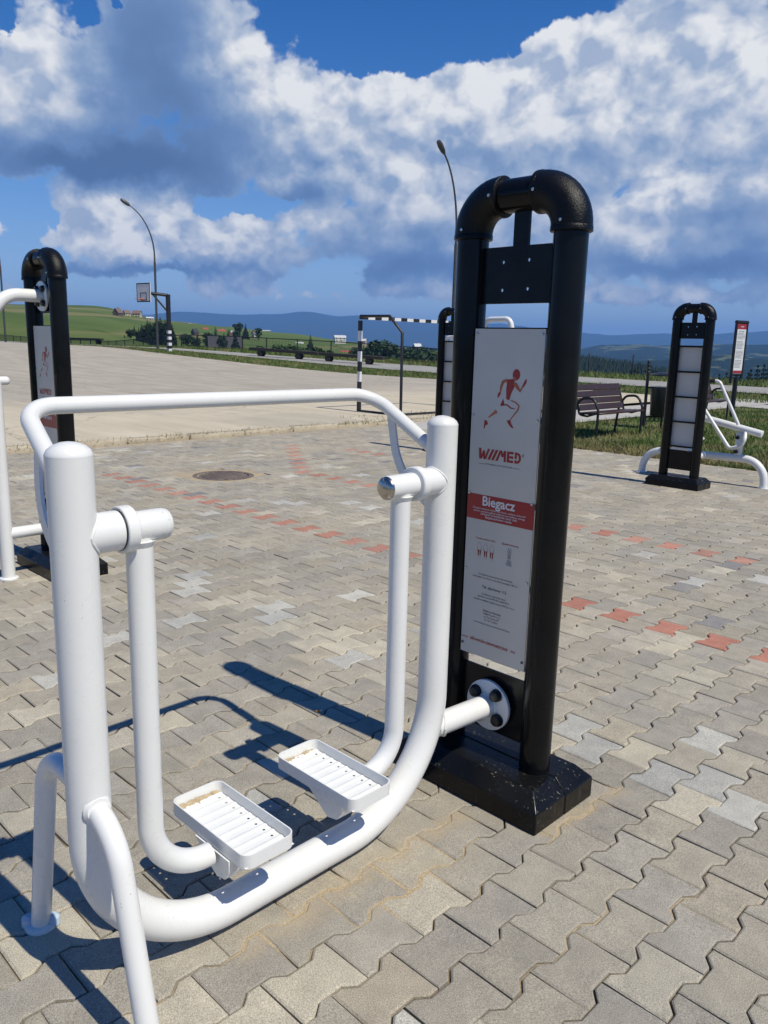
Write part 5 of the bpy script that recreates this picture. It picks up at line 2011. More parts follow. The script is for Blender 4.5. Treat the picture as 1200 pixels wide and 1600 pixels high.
# ------------------------------------------------------------------ street lamps
def lamp(px, d, head, reach, label, lean_dir=None):
    x, y = spot(px, d)
    z = float(ground_z(x, y)[0])
    H = zat(head[0], head[1], d) - z - 0.2
    t = empty('street_lamp', (x, y, z), 0, label, 'street lamp', 'curved street lamps round the court')
    u, _ = bearing(px)
    Ld = Vector((-u[1], u[0], 0))
    if lean_dir is not None:
        Ld = (Ld * lean_dir[0] - Vector((u[0], u[1], 0)) * lean_dir[1]).normalized()
    b = MB()
    b.tube([(0, 0, 0), (0, 0, H * 0.62)], [0.085, 0.075], 12)
    b.build('lower_pole', POLEM, t)
    pts = [Vector((0, 0, H * 0.60)), Vector((0, 0, H * 0.66))]
    for k in range(15):
        a = k / 14
        ang = a * R_(66)
        Rr = reach / (1 - math.cos(R_(66)))
        pts.append(Vector((0, 0, H * 0.66)) + Ld * (Rr * (1 - math.cos(ang))) + Vector((0, 0, (H * 0.34) * math.sin(ang) / math.sin(R_(66)))))
    b = MB()
    b.tube(pts, [0.055] * 2 + [0.052 - 0.001 * k for k in range(15)], 10)
    b.build('curved_arm', POLEM, t)
    e = pts[-1]
    dirn = (pts[-1] - pts[-2]).normalized()
    b = MB()
    b.tube([e - dirn * 0.05, e + dirn * 0.12, e + dirn * 0.40, e + dirn * 0.62, e + dirn * 0.66], [0.06, 0.12, 0.14, 0.10, 0.03], 10)
    b.build('lamp_head', LAMPG, t)
    return t


lamp(246, 60, (206, 316), 1.55, 'tall curved street lamp right behind the basketball hoop')
lamp(706, 40, (687, 240), 1.3, 'tall curved street lamp rising beside the front pylon', (0.55, 0.84))
lamp(9, 80, (-40, 330), 2.2, 'curved street lamp at the left edge, only part of its pole in view')

# ------------------------------------------------------------------ benches with scroll arms, bin, rules sign


BENCH = (-5.96, 10.62, 1.61)


def make_bench(loc, label):
    t = empty('park_bench', loc, 0, label, 'bench', 'slatted benches on the grass')
    Lb = BENCH[2]
    # local: length along +y, sitter faces +x, front legs at x=0
    for y0 in (0.03, Lb - 0.03):
        b = MB()
        pts = fillet([(0.0, y0, 0.0), (0.0, y0, 0.50), (-0.10, y0, 0.70), (-0.34, y0, 0.68), (-0.46, y0, 0.50), (-0.52, y0, 0.0)], [0.10, 0.14, 0.14, 0.10], 8)
        b.tube(pts, 0.022, 12)
        b.tube(fillet([(-0.40, y0, 0.58), (-0.36, y0, 0.40), (-0.20, y0, 0.385), (-0.03, y0, 0.44)], [0.08, 0.06], 8), 0.018, 10)
        b.tube([(-0.36, y0, 0.42), (-0.52, y0, 0.90)], 0.018, 10)
        b.build('side_frame', IRON, t)
    for k in range(4):
        b = MB()
        z = 0.515 + k * 0.112
        b.box((0, 0, 0), (0.032, Lb - 0.10, 0.106), bevel=0.006, rot=Matrix.Rotation(R_(-17), 3, 'Y'))
        b.build('back_slat', MAROON, t, loc=(-0.385 - k * 0.033, Lb / 2, z))
    for k in range(4):
        b = MB()
        b.box((0, 0, 0), (0.092, Lb - 0.02, 0.032), bevel=0.006, rot=Matrix.Rotation(R_(3), 3, 'Y'))
        b.build('seat_slat', MAROON, t, loc=(-0.315 + k * 0.105, Lb / 2, 0.425 + k * 0.006))
    return t


be = make_bench((BENCH[0], BENCH[1], -0.03), 'dark brown slatted bench with black scroll arms, left of the waste bin')
b2 = copy_tree(be)
b2.location = (-6.35, 15.50, -0.03)
b2['label'] = 'dark slatted bench mostly hidden behind the right pylon, only one arm showing'

bn_ = empty('waste_bin', (-6.44, 13.26, -0.03), 0, 'black litter bin hung on a post with a small roof, between the two benches', 'waste bin')
b = MB()
b.tube([(0, 0, 0), (0, 0, 1.28)], 0.030, 12)
for z in (1.10, 1.17, 1.24):
    b.tube([(0, 0, z - .012), (0, 0, z), (0, 0, z + .012)], [0.032, 0.042, 0.032], 12)
b.dome((0, 0, 1.28), (0, 0, 1), 0.034, 0.05, 12)
b.build('post', IRON, bn_)
b = MB()
dv = Vector((0.21, 0.215, 0))
b.tube([Vector((0, 0, 0.26)) + dv, Vector((0, 0, 0.28)) + dv, Vector((0, 0, 0.80)) + dv, Vector((0, 0, 0.82)) + dv], [0.17, 0.185, 0.215, 0.215], 24)
b.build('bucket', IRON, bn_)
b = MB()
b.tube([Vector((0, 0, 1.035)) + dv, Vector((0, 0, 1.05)) + dv, Vector((0, 0, 1.085)) + dv, Vector((0, 0, 1.10)) + dv], [0.24, 0.245, 0.15, 0.03], 24)
b.tube([(0, 0, 1.06), dv * 0.7 + Vector((0, 0, 1.05))], 0.016, 8)
b.build('roof', IRON, bn_)
b = MB()
b.tube([(0, 0, 0.80), dv * 0.45 + Vector((0, 0, 0.80))], 0.014, 8)
b.tube([(0, 0, 0.24), dv * 1.2 + Vector((0, 0, 0.24))], 0.014, 8)
for q in (0.25, 0.55, 0.85):
    cc = dv * q + Vector((0, 0, 0.19))
    b4 = MB()
    b4.tube([cc + dv.normalized() * 0.045 * math.cos(a) + Vector((0, 0, 0.045 * math.sin(a))) for a in [2 * PI * i / 12 for i in range(13)]], 0.009, 6, caps=False)
    b4.build('scroll', IRON, bn_)
b.tube([dv * 1.15 + Vector((0, 0, 0.0)), dv * 1.15 + Vector((0, 0, 0.26))], 0.020, 8)
b.build('scroll_bracket', IRON, bn_)

# rules sign
sx_, sy_ = -6.54, 17.85
u0, _ = bearing(1150)
sg = empty('rules_sign', (sx_, sy_, -0.03), math.atan2(u0[1], u0[0]) - PI / 2 + 0.98, 'narrow white rules board with red ends on a black double-post stand at the right', 'sign')
b = MB()
b.tube([(0, 0, 0), (0, 0, 0.95)], 0.055, 14)
b.build('post', IRON, sg)
for s in (-1, 1):
    MB().tube([(s * 0.20, 0, 0.80 if s < 0 else 0.93), (s * 0.20, 0, 2.20)], 0.034, 12).build('side_tube', IRON, sg)
MB().tube([(-0.22, 0, 2.20), (0.22, 0, 2.20)], 0.040, 12).build('top_tube', IRON, sg)
MB().tube([(-0.20, 0, 1.00), (0.20, 0, 1.00)], 0.022, 10).build('lower_bar', IRON, sg)
MB().tube([(-0.20, 0, 0.93), (0.02, 0, 0.93)], 0.022, 10).build('lower_bar', IRON, sg)
b = MB()
b.box((0, -0.015, 1.60), (0.33, 0.006, 1.14))
rb = b.build('rules_board', WHITEP, sg)
b = MB()
for z0_, z1_ in ((2.04, 2.165), (1.035, 1.095)):
    poly(b, [(-0.163, z0_), (0.163, z0_), (0.163, z1_), (-0.163, z1_)], -0.0195)
b.build('red_band', RED, rb)
b = MB()
fit_text(b, 'WIMED', 0, 2.085, 0.13, None, 0.02, y=-0.021)
b.build('lettering', WHITEP, rb)
b = MB()
fit_text(b, 'REGULAMIN', 0, 1.975, 0.20, None, 0.03, y=-0.0195)
zz_ = 1.94
for k in range(26):
    w_ = random.uniform(0.20, 0.29)
    if k in (5, 12, 19):
        continue
    poly(b, [(-0.145, zz_ - k * 0.031), (-0.145 + w_, zz_ - k * 0.031), (-0.145 + w_, zz_ + 0.012 - k * 0.031), (-0.145, zz_ + 0.012 - k * 0.031)], -0.0195)
b.build('text_lines', LGREYP, rb)

# ------------------------------------------------------------------ plank benches along the road


def plank_bench(p0, p1, feet, label):
    (x0, y0), (x1, y1) = p0, p1
    z = float(rise((x0 + x1) / 2)) + 0.01
    cx, cy = (x0 + x1) / 2, (y0 + y1) / 2
    a = math.atan2(y1 - y0, x1 - x0)
    Lb = math.hypot(x1 - x0, y1 - y0)
    zs = float(rise(x1)) - float(rise(x0))
    t = empty('plank_bench', (cx, cy, z), a, label, 'bench', 'low plank benches by the road')
    t.rotation_euler = (0, -math.atan2(zs, Lb), a)
    for k in range(3):
        MB().box((0, -0.17 + k * 0.17, 0.44), (Lb - 0.02 * k, 0.16, 0.19), bevel=0.01).build('plank', WOODD, t)
    for q in feet:
        b = MB()
        b.tube([(q * Lb, -0.24, 0.19), (q * Lb, -0.20, 0.19), (q * Lb, 0.20, 0.19), (q * Lb, 0.24, 0.19)], [0.17, 0.21, 0.21, 0.17], 16)
        b.box((q * Lb, 0, 0.30), (0.40, 0.36, 0.19), bevel=0.02)
        b.build('foot', TYRE, t)
    return t


plank_bench((-43.0, 30.3), (-38.1, 32.0), (-0.34, 0.22), 'long low plank bench on dark feet by the road, the left of the joined pair')
plank_bench((-38.0, 32.05), (-33.9, 33.6), (-0.36, 0.28), 'long low plank bench on dark feet by the road, nearest the goal')
plank_bench((-80.5, 34.0), (-74.5, 35.4), (-0.40, 0.42), 'far plank bench in front of the fence below the green hill, beside the left pylon')

# ------------------------------------------------------------------ fence
FP = [(-130, 38.5), (-78, 36.8), (-62, 34.2), (-55, 34.0), (-47, 35.4), (-43.6, 38.4), (-36.4, 39.6), (-30, 40.6)]


def walk(poly_, step):
    out = []
    carry = 0.0
    for (x0, y0), (x1, y1) in zip(poly_[:-1], poly_[1:]):
        L = math.hypot(x1 - x0, y1 - y0)
        s = carry
        while s < L:
            out.append((x0 + (x1 - x0) * s / L, y0 + (y1 - y0) * s / L))
            s += step
        carry = s - L
    return out


fpts = walk(FP, 2.5)
fz = [float(z) for z in ground_z([p[0] for p in fpts], [p[1] for p in fpts])]
fo = fpts[len(fpts) // 2]
fence = empty('metal_fence', (fo[0], fo[1], 0), 0, 'low black metal fence with posts and thin bars along the far side of the road', 'fence')


def fl_(p, z):
    return Vector((p[0] - fo[0], p[1] - fo[1], z))


pm_ = MB().tube([(0, 0, -0.1), (0, 0, 1.10)], 0.045, 8).mesh('post', FENCEM)
for p, z in zip(fpts, fz):
    o = bpy.data.objects.new('post', pm_)
    link(o, fence)
    o.location = fl_(p, z)
bars = MB()
for (p, z), (q, w) in zip(list(zip(fpts, fz))[:-1], list(zip(fpts, fz))[1:]):
    b = MB()
    b.tube([fl_(p, z + 1.05), fl_(q, w + 1.05)], 0.032, 6)
    b.build('rail', FENCEM, fence)
    b = MB()
    b.tube([fl_(p, z + 0.14), fl_(q, w + 0.14)], 0.022, 6)
    b.build('rail', FENCEM, fence)
    for k in range(1, 21):
        f = k / 21
        c = fl_((p[0] + (q[0] - p[0]) * f, p[1] + (q[1] - p[1]) * f), z + (w - z) * f)
        bars.tube([c + Vector((0, 0, 0.14)), c + Vector((0, 0, 1.05))], 0.009, 4, caps=False)
o = bars.build('fence_bars', FENCEM, fence, fix=False)
o['kind'] = 'stuff'
# bare posts further right: each stands alone
for k, (px, d, lab) in enumerate(((923, 49.5, 'thin dark post on the grass verge above the bench backrest'), (992, 49, 'thin dark post on the grass verge just left of the bin post'))):
    x, y = spot(px, d)
    z = float(ground_z(x, y)[0])
    o = MB().tube([(0, 0, -0.1), (0, 0, 1.22), (0, 0, 1.25)], [0.05, 0.045, 0.02], 8).build('fence_post', FENCEM, None, loc=(x, y, z))
    tag(o, lab, 'post', 'bare posts on the verge')

# ------------------------------------------------------------------ houses


def house(px, d, pyb, wpx, w, dp, h, rh, wallm, roofm, label, rot=0.4, name='house', nwin=3, storeys=1):
    # walk out along the bearing until the land shows at the row of the foot of the house
    dd_ = np.arange(95, 800, 4.0)
    xx_, yy_ = spot(px, dd_)
    gz = ground_z(xx_, yy_)
    zl = np.array([zat(px, pyb, q) for q in dd_])
    ok = np.where((gz > zl) & (dd_ > 0.55 * d))[0]
    if len(ok):
        d = float(dd_[ok[0]])
    s_ = wpx * d / 1243.0 / w
    w, dp, h, rh = w * s_, dp * s_, h * s_, rh * s_
    x, y = spot(px, d)
    z = zat(px, pyb, d)
    t = empty(name, (x, y, z - 1.0), math.atan2(bearing(px)[0][1], bearing(px)[0][0]) - PI / 2 + rot, label, 'house')
    b = MB()
    b.box((0, 0, h / 2 - 1.0), (w, dp, h + 2.0))
    b.prism([(-dp / 2, h), (dp / 2, h), (0, h + rh)], -w / 2 + 0.02, w / 2 - 0.02, 'X')
    b.build('wall', wallm, t)
    b = MB()
    ov = 0.6 * s_
    th = 0.25 * s_
    for s in (-1, 1):
        e = Vector((0, s * (dp / 2 + ov), h - ov * rh / (dp / 2)))
        r = Vector((0, 0, h + rh))
        vs = []
        for xx in (-w / 2 - ov, w / 2 + ov):
            vs += [e + Vector((xx, 0, 0.02)), r + Vector((xx, 0, 0.02)), r + Vector((xx, 0, th)), e + Vector((xx, 0, th))]
        b.add(vs, [(0, 1, 2, 3), (4, 7, 6, 5), (0, 4, 5, 1), (1, 5, 6, 2), (2, 6, 7, 3), (3, 7, 4, 0)])
    rf = b.build('roof', roofm, t)
    MB().box((w * 0.2, 0.6 * s_, h + rh + 0.3 * s_), (0.7 * s_, 0.7 * s_, 1.6 * s_)).build('chimney', wallm, rf)
    for st in range(storeys):
        for k in range(nwin):
            xx = -w / 2 + w * (k + 0.5) / nwin
            MB().box((xx, -dp / 2 - 0.02, h * (st + 0.5) / storeys), (1.2 * s_, 0.12, 1.4 * s_)).build('window', GLASSW, t)
    for s in (-1, 1):
        MB().box((s * (w / 2 + 0.02), 0, h * 0.6), (0.12, 1.2 * s_, 1.4 * s_)).build('window', GLASSW, t)
    MB().box((w * 0.12, -dp / 2 - 0.02, 0.2), (1.1 * s_, 0.14, 2.2 * s_)).build('door', LOGW, t)
    return t


HS = [
    (186, 780, 491, 10, 8.5, 8, 3.6, 5.0, LOGW, ROOFB, 'dark timber chalet with steep roof, leftmost on the hill crest', 0.9),
    (200, 780, 492, 8, 7.5, 7, 4.2, 3.6, RENDER_C, ROOFB, 'small cream house with brown roof, middle of the three on the crest', 0.4),
    (216, 780, 494, 11, 9, 8, 4.5, 3.2, RENDER_C, ROOFB, 'cream house with two gables on the crest, rightmost of the three', -0.3),
    (235, 790, 498, 10, 9, 6, 2.2, 1.4, RENDER_W, ROOFG, 'low white shed just below the crest houses', 0.2),
    (294, 800, 507, 9, 12, 7, 2.4, 2.2, RENDER_W, ROOFG, 'pale low farmhouse on the skyline right of the hoop', 0.1),
    (305, 640, 521, 8, 8, 8, 3.6, 5.5, LOGW, ROOFD, 'steep dark-roofed timber house alone in the meadow', 0.7),
    (321, 700, 516, 7, 6, 6, 2.2, 2.4, LOGW, ROOFR, 'small orange-roofed hut on the meadow', 0.2),
    (346, 680, 519, 11, 10, 7, 2.6, 2.6, RENDER_C, ROOFR, 'orange-roofed barn left of the dark trees', 0.3),
    (366, 640, 521, 8, 9, 7, 3.2, 3.2, RENDER_W, ROOFG, 'white house with pale roof among the dark trees', -0.3),
    (399, 620, 527, 8, 5.5, 6, 5.0, 3.0, RENDER_W, ROOFB, 'narrow white house right of the dark trees', 0.5),
    (415, 760, 518, 14, 14, 7, 2.4, 0.8, RENDER_W, ROOFG, 'long low white-roofed shed on the skyline', 0.0),
    (531, 640, 531, 17, 16, 9, 5.0, 3.0, RENDER_W, ROOFG, 'large white house on the ridge left of the goal', 0.2),
    (567, 620, 534, 10, 9, 7, 3.0, 2.5, RENDER_C, ROOFG, 'pale house on the ridge behind the goal', -0.2),
    (541, 330, 553, 17, 13, 9, 3.0, 2.5, RENDER_W, ROOFR, 'red-roofed house below the ridge, seen over the plank bench', 0.1),
    (588, 330, 556, 9, 9, 8, 4.5, 3.0, RENDER_W, ROOFB, 'white gabled house seen through the goal side frame', 0.6),
    (622, 260, 564, 20, 12, 8, 3.2, 2.6, RENDER_W, ROOFR, 'red-roofed house right of the goal back post', 0.2),
    (652, 520, 543, 10, 7, 6, 3.0, 2.6, RENDER_W, ROOFG, 'small white house among trees left of the hidden pylon', 0.4),
    (468, 330, 537, 11, 11, 7, 2.5, 1.8, RENDER_W, ROOFG, 'low pale house just over the fence in the middle', 0.0),
    (352, 150, 553, 44, 7.0, 5, 2.0, 2.4, LOGW, ROOFD, 'long dark slate roof just behind the fence', 0.05),
]
for (px, d, pyb, wpx, w, dp, h, rh, wm, rm, lab, rot) in HS:
    sty = 2 if h > 4.4 else 1
    house(px, d, pyb, wpx, w, dp, h, rh, wm, rm, lab, rot, nwin=3 if w > 8 else 2, storeys=sty)

# ------------------------------------------------------------------ trees


def leafy(n, shape, size, rg):
    """leaf clumps: small bent quads spread through a crown; returns verts, quads"""
    V, F = [], []
    for i in range(n):
        p = shape(rg)
        nrm = Vector((rg.gauss(0, 1), rg.gauss(0, 1), rg.gauss(0.5, 1))).normalized()
        a = nrm.orthogonal().normalized()
        a = Quaternion(nrm, rg.uniform(0, 2 * PI)) @ a
        c = nrm.cross(a)
        s = size * rg.uniform(0.55, 1.35)
        o = len(V)
        V += [p - a * s - c * s * .6, p + a * s - c * s * .5 + nrm * s * .25, p + a * s * .9 + c * s * .6, p - a * s * .8 + c * s * .7 + nrm * s * .3]
        F.append((o, o + 1, o + 2, o + 3))
    return V, F


def conifer_meshes(seed):
    rg = random.Random(seed)
    V, F = [], []
    tiers = 17
    for t in range(tiers):
        f = t / (tiers - 1)
        z = 0.10 + 0.88 * f
        r = (0.235 * (1 - f) ** 0.85 + 0.012) * rg.uniform(0.8, 1.15)
        nb = max(5, int(13 * (1 - f) + 4))
        for k in range(nb):
            a = 2 * PI * (k + rg.random()) / nb
            rr = r * rg.uniform(0.65, 1.15)
            dr = Vector((math.cos(a), math.sin(a), 0))
            sd = Vector((-math.sin(a), math.cos(a), 0))
            w = 0.045 * (1 - f * 0.6) * rg.uniform(0.7, 1.3)
            drop = rr * rg.uniform(0.45, 0.9)
            o = len(V)
            base = Vector((0, 0, z))
            mid = base + dr * rr * .6 - Vector((0, 0, drop * .35))
            tip = base + dr * rr - Vector((0, 0, drop))
            V += [base + Vector((0, 0, .012)), mid - sd * w, tip, mid + sd * w, mid + Vector((0, 0, -0.03))]
            F += [(o, o + 1, o + 2, o + 3), (o + 1, o + 4, o + 2, o + 2)] if False else [(o, o + 1, o + 2, o + 3)]
            F.append((o, o + 3, o + 4, o + 1))
            o = len(V)
            V += [base + Vector((0, 0, .01)), mid + Vector((0, 0, .005)), tip, mid - Vector((0, 0, .075 * (1.15 - f)))]
            F.append((o, o + 1, o + 2, o + 3))
            o = len(V)
            V += [mid - sd * w * 1.1, mid + Vector((0, 0, .02)), mid + sd * w * 1.1, mid - Vector((0, 0, .06 * (1.2 - f)))]
            F.append((o, o + 1, o + 2, o + 3))
    b = MB()
    b.add(V, F)
    crown = b.mesh('crown', CONIF, 30, fix=False)
    b = MB()
    b.tube([(0, 0, -0.04), (0, 0, 0.5), (0, 0, 0.97)], [0.017, 0.011, 0.002], 6)
    return crown, b.mesh('trunk', BARK)


def broad_meshes(seed, mat, squat=1.0):
    rg = random.Random(seed)
    blobs = []
    for k in range(9):
        a = rg.uniform(0, 2 * PI)
        r = rg.uniform(0.0, 0.24)
        blobs.append((Vector((r * math.cos(a), r * math.sin(a), rg.uniform(0.34, 0.84))), rg.uniform(0.12, 0.20)))

    def shape(rg):
        c, r = rg.choice(blobs)
        d = Vector((rg.gauss(0, 1), rg.gauss(0, 1), rg.gauss(0, 1))).normalized()
        p = c + d * r * rg.random() ** 0.4
        return Vector((p.x * squat, p.y * squat, p.z))
    V, F = leafy(620, shape, 0.042, rg)
    b = MB()
    b.add(V, F)
    crown = b.mesh('crown', mat, 30, fix=False)
    b = MB()
    b.tube([(0, 0, -0.05), (0.01, 0, 0.25), (0, 0.01, 0.5)], [0.034, 0.025, 0.012], 7)
    for k in range(5):
        a = k * 1.3
        b.tube([(0, 0, 0.28 + .04 * k), (0.10 * math.cos(a), 0.10 * math.sin(a), 0.45 + .04 * k), (0.18 * math.cos(a), 0.18 * math.sin(a), 0.58 + .03 * k)], [0.014, 0.010, 0.004], 5)
    return crown, b.mesh('trunk', BARK)


CONS = [conifer_meshes(s) for s in (1, 2, 3)]
BROS = [broad_meshes(s, BROAD) for s in (4, 5, 6)]
BUSH = [broad_meshes(s, BUSHL, 1.5) for s in (7, 8)]


PENDING = {}
ORD = ('first second third fourth fifth sixth seventh eighth ninth tenth eleventh twelfth thirteenth fourteenth fifteenth sixteenth '
       'seventeenth eighteenth nineteenth twentieth').split()
ORD += ['twenty-' + o for o in ORD[:9]] + ['thirtieth']


def tree(kind, px, top, d, width=1.0, label='', group=None, minh=3.0, base=None):
    x, y = spot(px, d)
    z0 = float(ground_z(x, y)[0]) if base is None else zat(px, base, d)
    z1 = zat(px, top, d)
    h = max(z1 - z0, minh)
    z0 = z1 - h
    cm, tm = random.choice({'c': CONS, 'b': BROS, 's': BUSH}[kind])
    nm = {'c': 'conifer_tree', 'b': 'broadleaf_tree', 's': 'bush'}[kind]
    if callable(label):
        PENDING.setdefault(group, []).append((px, label))
    t = empty(nm, (x, y, z0), random.uniform(0, 6.28), None if callable(label) else label, {'c': 'tree', 'b': 'tree', 's': 'bush'}[kind], group)
    if callable(label):
        PENDING[group][-1] += (t,)
    t.scale = (h * width, h * width, h)
    link(bpy.data.objects.new('crown', cm), t)
    link(bpy.data.objects.new('trunk', tm), t)
    return t


G1 = 'dark conifer copse behind the hoop'
rg = random.Random(21)
for k in range(28):
    px = 189 + 82 * (k + rg.random() * .8) / 28
    env = np.interp(px, [185, 200, 215, 232, 250, 262, 272, 285], [528, 515, 508, 500, 496, 494, 502, 516])
    tree('c' if rg.random() < .88 else 'b', px, env + rg.uniform(0, 9) - 2, rg.uniform(300, 380), rg.uniform(1.25, 1.6), lambda n: 'dark tree in the dense copse behind the basketball post, %s from its left end' % n, G1)
for px, top, d, kd, lab in ((163, 529, 230, 'b', 'low round tree over the fence left of the copse'), (291, 520, 330, 'b', 'round tree just right of the copse'),
                            (325, 519, 420, 'b', 'round tree in the meadow left of the dark clump'), (337, 511, 430, 'c', 'slim conifer beside the orange-roofed barn'),
                            (308, 525, 360, 'b', 'round tree below the steep-roofed house')):
    tree(kd, px, top, d, 1.25, lab)
G2 = 'dark clump of trees among the houses'
for k in range(8):
    px = 346 + 30 * (k + rg.random()) / 8
    tree('c' if rg.random() < .4 else 'b', px, 511 + abs(px - 362) * .45 + rg.uniform(0, 8), rg.uniform(400, 480), rg.uniform(1.0, 1.4), lambda n: 'dark tree in the clump among the hillside houses, %s from the left' % n, G2)
for px, top, d, kd, lab in ((372, 503, 560, 'b', 'tall dark tree above the white house'), (384, 505, 560, 'c', 'dark conifer standing left of the narrow white house'),
                            (404, 512, 560, 'b', 'dark tree right of the narrow white house'),
                            (485, 523, 430, 'c', 'lone dark conifer on the green slope left of the goal')):
    tree(kd, px, top, d, 1.3, lab)
G3 = 'trees behind the fence in the middle'
for px, top, d in ((437, 537, 210), (449, 538, 215), (462, 540, 220), (475, 539, 225), (495, 541, 200), (506, 543, 205), (420, 538, 230), (402, 539, 240), (388, 541, 200), (300, 536, 190), (320, 538, 190)):
    tree('b', px + rg.uniform(-3, 3), top + rg.uniform(-1, 2), d, 1.5, lambda n: 'dark bushy tree just behind the middle of the fence, %s from the left' % n, G3)
G4 = 'trees on the ridge behind the goal'
for k in range(30):
    px = 545 + 150 * (k + rg.random()) / 30
    env = np.interp(px, [545, 560, 575, 590, 600, 612, 640, 660, 700], [545, 535, 540, 530, 528, 538, 536, 540, 538])
    tree('b' if rg.random() < .75 else 'c', px, env + rg.uniform(0, 16), rg.uniform(260, 560), rg.uniform(1.1, 1.5), lambda n: 'dark tree in the belt behind the goal, %s from the left' % n, G4)
tree('s', 248, 541, 63, 1.2, 'yellow-green bush at the foot of the lamp behind the hoop', minh=1.0)
tree('b', 612, 512 + 24, 300, 1.2, 'round tree behind the goal back post')
G5 = 'conifers below the verge on the right'
for k in range(10):
    px = 1128 + 80 * (k + rg.random()) / 10
    tree('c', px, np.interp(px, [1128, 1140, 1165, 1200], [584, 580, 572, 566]) + rg.uniform(0, 12), rg.uniform(140, 260), rg.uniform(.9, 1.2), lambda n: 'conifer showing above the verge at the right edge, %s from the left' % n, G5)
G6 = 'conifers beyond the verge above the bench'
for k in range(10):
    px = 978 + 70 * (k + rg.random()) / 10
    tree('c', px, np.interp(px, [978, 1000, 1030, 1050], [578, 572, 577, 582]) + rg.uniform(0, 8), rg.uniform(200, 330), rg.uniform(.9, 1.2), lambda n: 'conifer showing above the verge over the bench, %s from the left' % n, G6)


for lst in PENDING.values():
    for n, (px, lab, t) in enumerate(sorted(lst, key=lambda q: q[0])):
        t['label'] = lab(ORD[n])


def forest():
    """the wooded ridge far right: one mass"""
    rg2 = np.random.default_rng(3)
    V, F = [], []
    cone = []
    for k in range(5):
        a = 2 * PI * k / 5
        cone.append((math.cos(a), math.sin(a)))
    o = 0
    for q in range(3600):
        px = rg2.uniform(700, 1045)
        d = rg2.uniform(620, 860)
        x, y = spot(px, d)
        z = float(ground_z(x, y)[0])
        h = rg2.uniform(5, 12) * (0.75 + 0.5 * abs(mnoise.noise(Vector((x * .02, y * .02, 0.0)))))
        r = h * rg2.uniform(.16, .24)
        pts = [(x + r * c, y + r * s, z + h * rg2.uniform(.02, .14)) for c, s in cone] + [(x + r * .55 * c, y + r * .55 * s, z + h * .5) for c, s in cone] + [(x, y, z + h)]
        V += pts
        for k in range(5):
            j = (k + 1) % 5
            F += [(o + k, o + j, o + 5 + j), (o + k, o + 5 + j, o + 5 + k), (o + 5 + k, o + 5 + j, o + 10)]
        o += 11
    ob = np_mesh('forest', V, F, CONIF)
    tag(ob, 'dark conifer forest covering the ridge to the right', None, None, 'stuff')


forest()

# ------------------------------------------------------------------ grass


def blades(name, sampler, n, hmin, hmax, wid, m, label):
    P = sampler(n)
    n = len(P)
    z = np.asarray(ground_z(P[:, 0], P[:, 1])) - 0.004 if P.shape[1] == 2 else P[:, 2]
    a = RNG.uniform(0, 2 * PI, n)
    h = RNG.uniform(hmin, hmax, n)
    w = wid * RNG.uniform(.6, 1.4, n)
    ln = RNG.normal(0, .45, (n, 2)) * h[:, None]
    V = np.zeros((n, 3, 3))
    V[:, 0] = np.stack([P[:, 0] + np.cos(a) * w, P[:, 1] + np.sin(a) * w, z], 1)
    V[:, 1] = np.stack([P[:, 0] - np.cos(a) * w, P[:, 1] - np.sin(a) * w, z], 1)
    V[:, 2] = np.stack([P[:, 0] + ln[:, 0], P[:, 1] + ln[:, 1], z + h], 1)
    F = np.arange(n * 3).reshape(-1, 3)
    o = np_mesh(name, V.reshape(-1, 3), F, m)
    return tag(o, label, None, None, 'stuff')


def rect_sampler(x0, x1, y0, y1, bias=1.0, patch=0.0):
    def f(n):
        k = int(n * 1.0)
        x = RNG.uniform(x0, x1, k)
        y = y0 + (y1 - y0) * RNG.random(k) ** bias
        P = np.stack([x, y], 1)
        if patch:
            keep = np.array([mnoise.noise(Vector((a * 0.8, b * 0.8, 1.0))) > -patch + RNG.normal(0, .25) for a, b in P])
            P = P[keep]
        return P
    return f


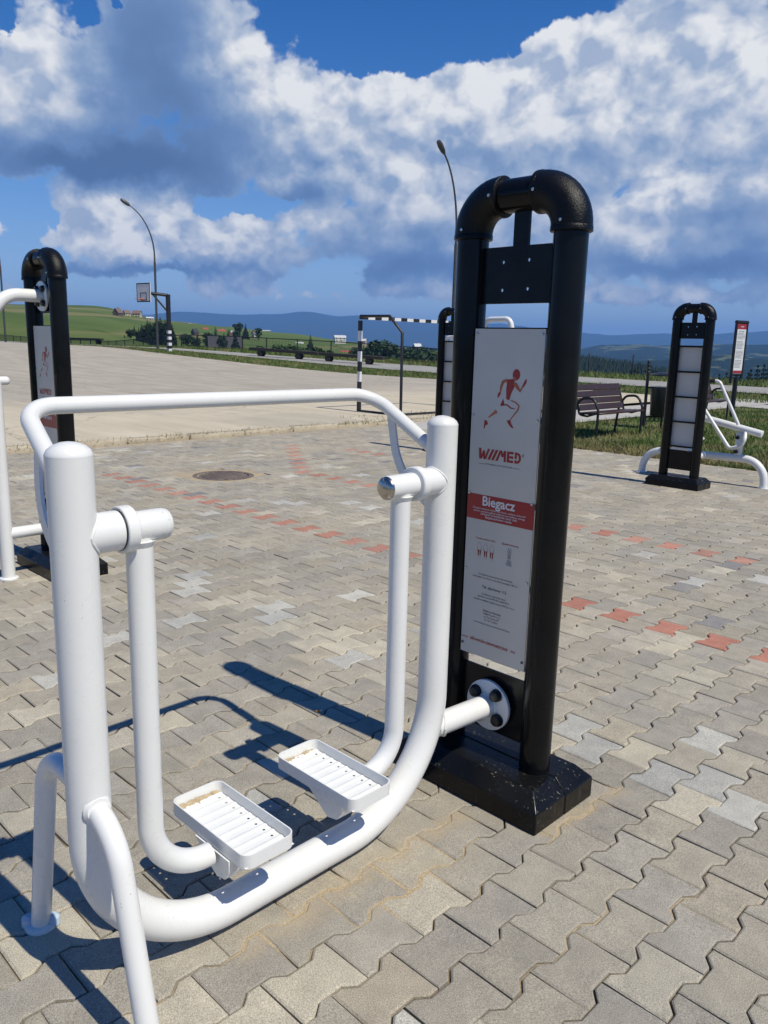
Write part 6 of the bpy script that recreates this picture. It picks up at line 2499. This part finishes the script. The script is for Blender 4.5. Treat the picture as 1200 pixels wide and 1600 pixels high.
def strip_sampler(x0, x1, lo, hi):
    def f(n):
        x = x1 + (x0 - x1) * RNG.random(n) ** 1.3
        return np.stack([x, lo(x) + (hi(x) - lo(x)) * RNG.random(n)], 1)
    return f


blades('lawn', rect_sampler(-7.8, 2.0, 9.13, 21.4, 1.8, 0.22), 100000, 0.03, 0.105, 0.008, GRASS, 'patchy green and dry grass round the benches')
blades('verge_grass', strip_sampler(-72, 10, lambda x: np.interp(x, [-74, -60, -45, -30, -20, -9.7, 10], [25.7, 25.5, 24.3, 24.7, 24.7, 23.6, 23.6]),
                                   lambda x: np.interp(x, [-65, -48, -40, -28, -18, -9, 10], [27.2, 28.2, 29.2, 30.9, 29.9, 29.4, 28.6])), 42000, 0.06, 0.17, 0.016, GRASS, 'strip of green grass between court and road')
blades('roadside_grass', strip_sampler(-72, 8, lambda x: np.interp(x, [-65, -50, -44, -33, -22, -12, 8], [31, 31.2, 32.4, 37, 36.4, 35.4, 34.2]),
                                      lambda x: np.interp(x, [-65, -50, -44, -33, -22, -12, 8], [36, 38, 40, 44, 46, 47, 46])), 36000, 0.08, 0.26, 0.022, GRASS, 'rough grass beyond the road')


def kerb_weeds(n):
    y = RNG.choice([-1.2, 0.4, 2.3, 3.1, 4.4, 5.2, 6.1, 7.4, 8.3, 8.8, 9.6, 10.4, 11.2, 12.4, 13.2], n) + RNG.normal(0, .28, n)
    x = -9.55 - np.abs(RNG.normal(0, .07, n)) - np.where(y > 9, RNG.uniform(0, 1.2, n) * (RNG.random(n) < .7), 0)
    return np.stack([x, y, np.full(n, 0.03)], 1)


blades('kerb_weeds', kerb_weeds, 1500, 0.02, 0.10, 0.007, GRASSD, 'dry weeds along the crumbling court kerb')

# ------------------------------------------------------------------ small litter
X, Y = g_px(493, 1113)
cb = empty('cigarette_butt', (X, Y, 0.006), 1.0, 'cigarette butt lying on the paving behind the foot trays', 'litter')
MB().tube([(0, 0, 0), (0.020, 0, 0)], 0.0042, 10).build('filter', FILTER, cb)
MB().tube([(0.020, 0, 0), (0.028, 0, 0.001)], [0.0041, 0.0036], 10).build('stub', PAPER, cb)
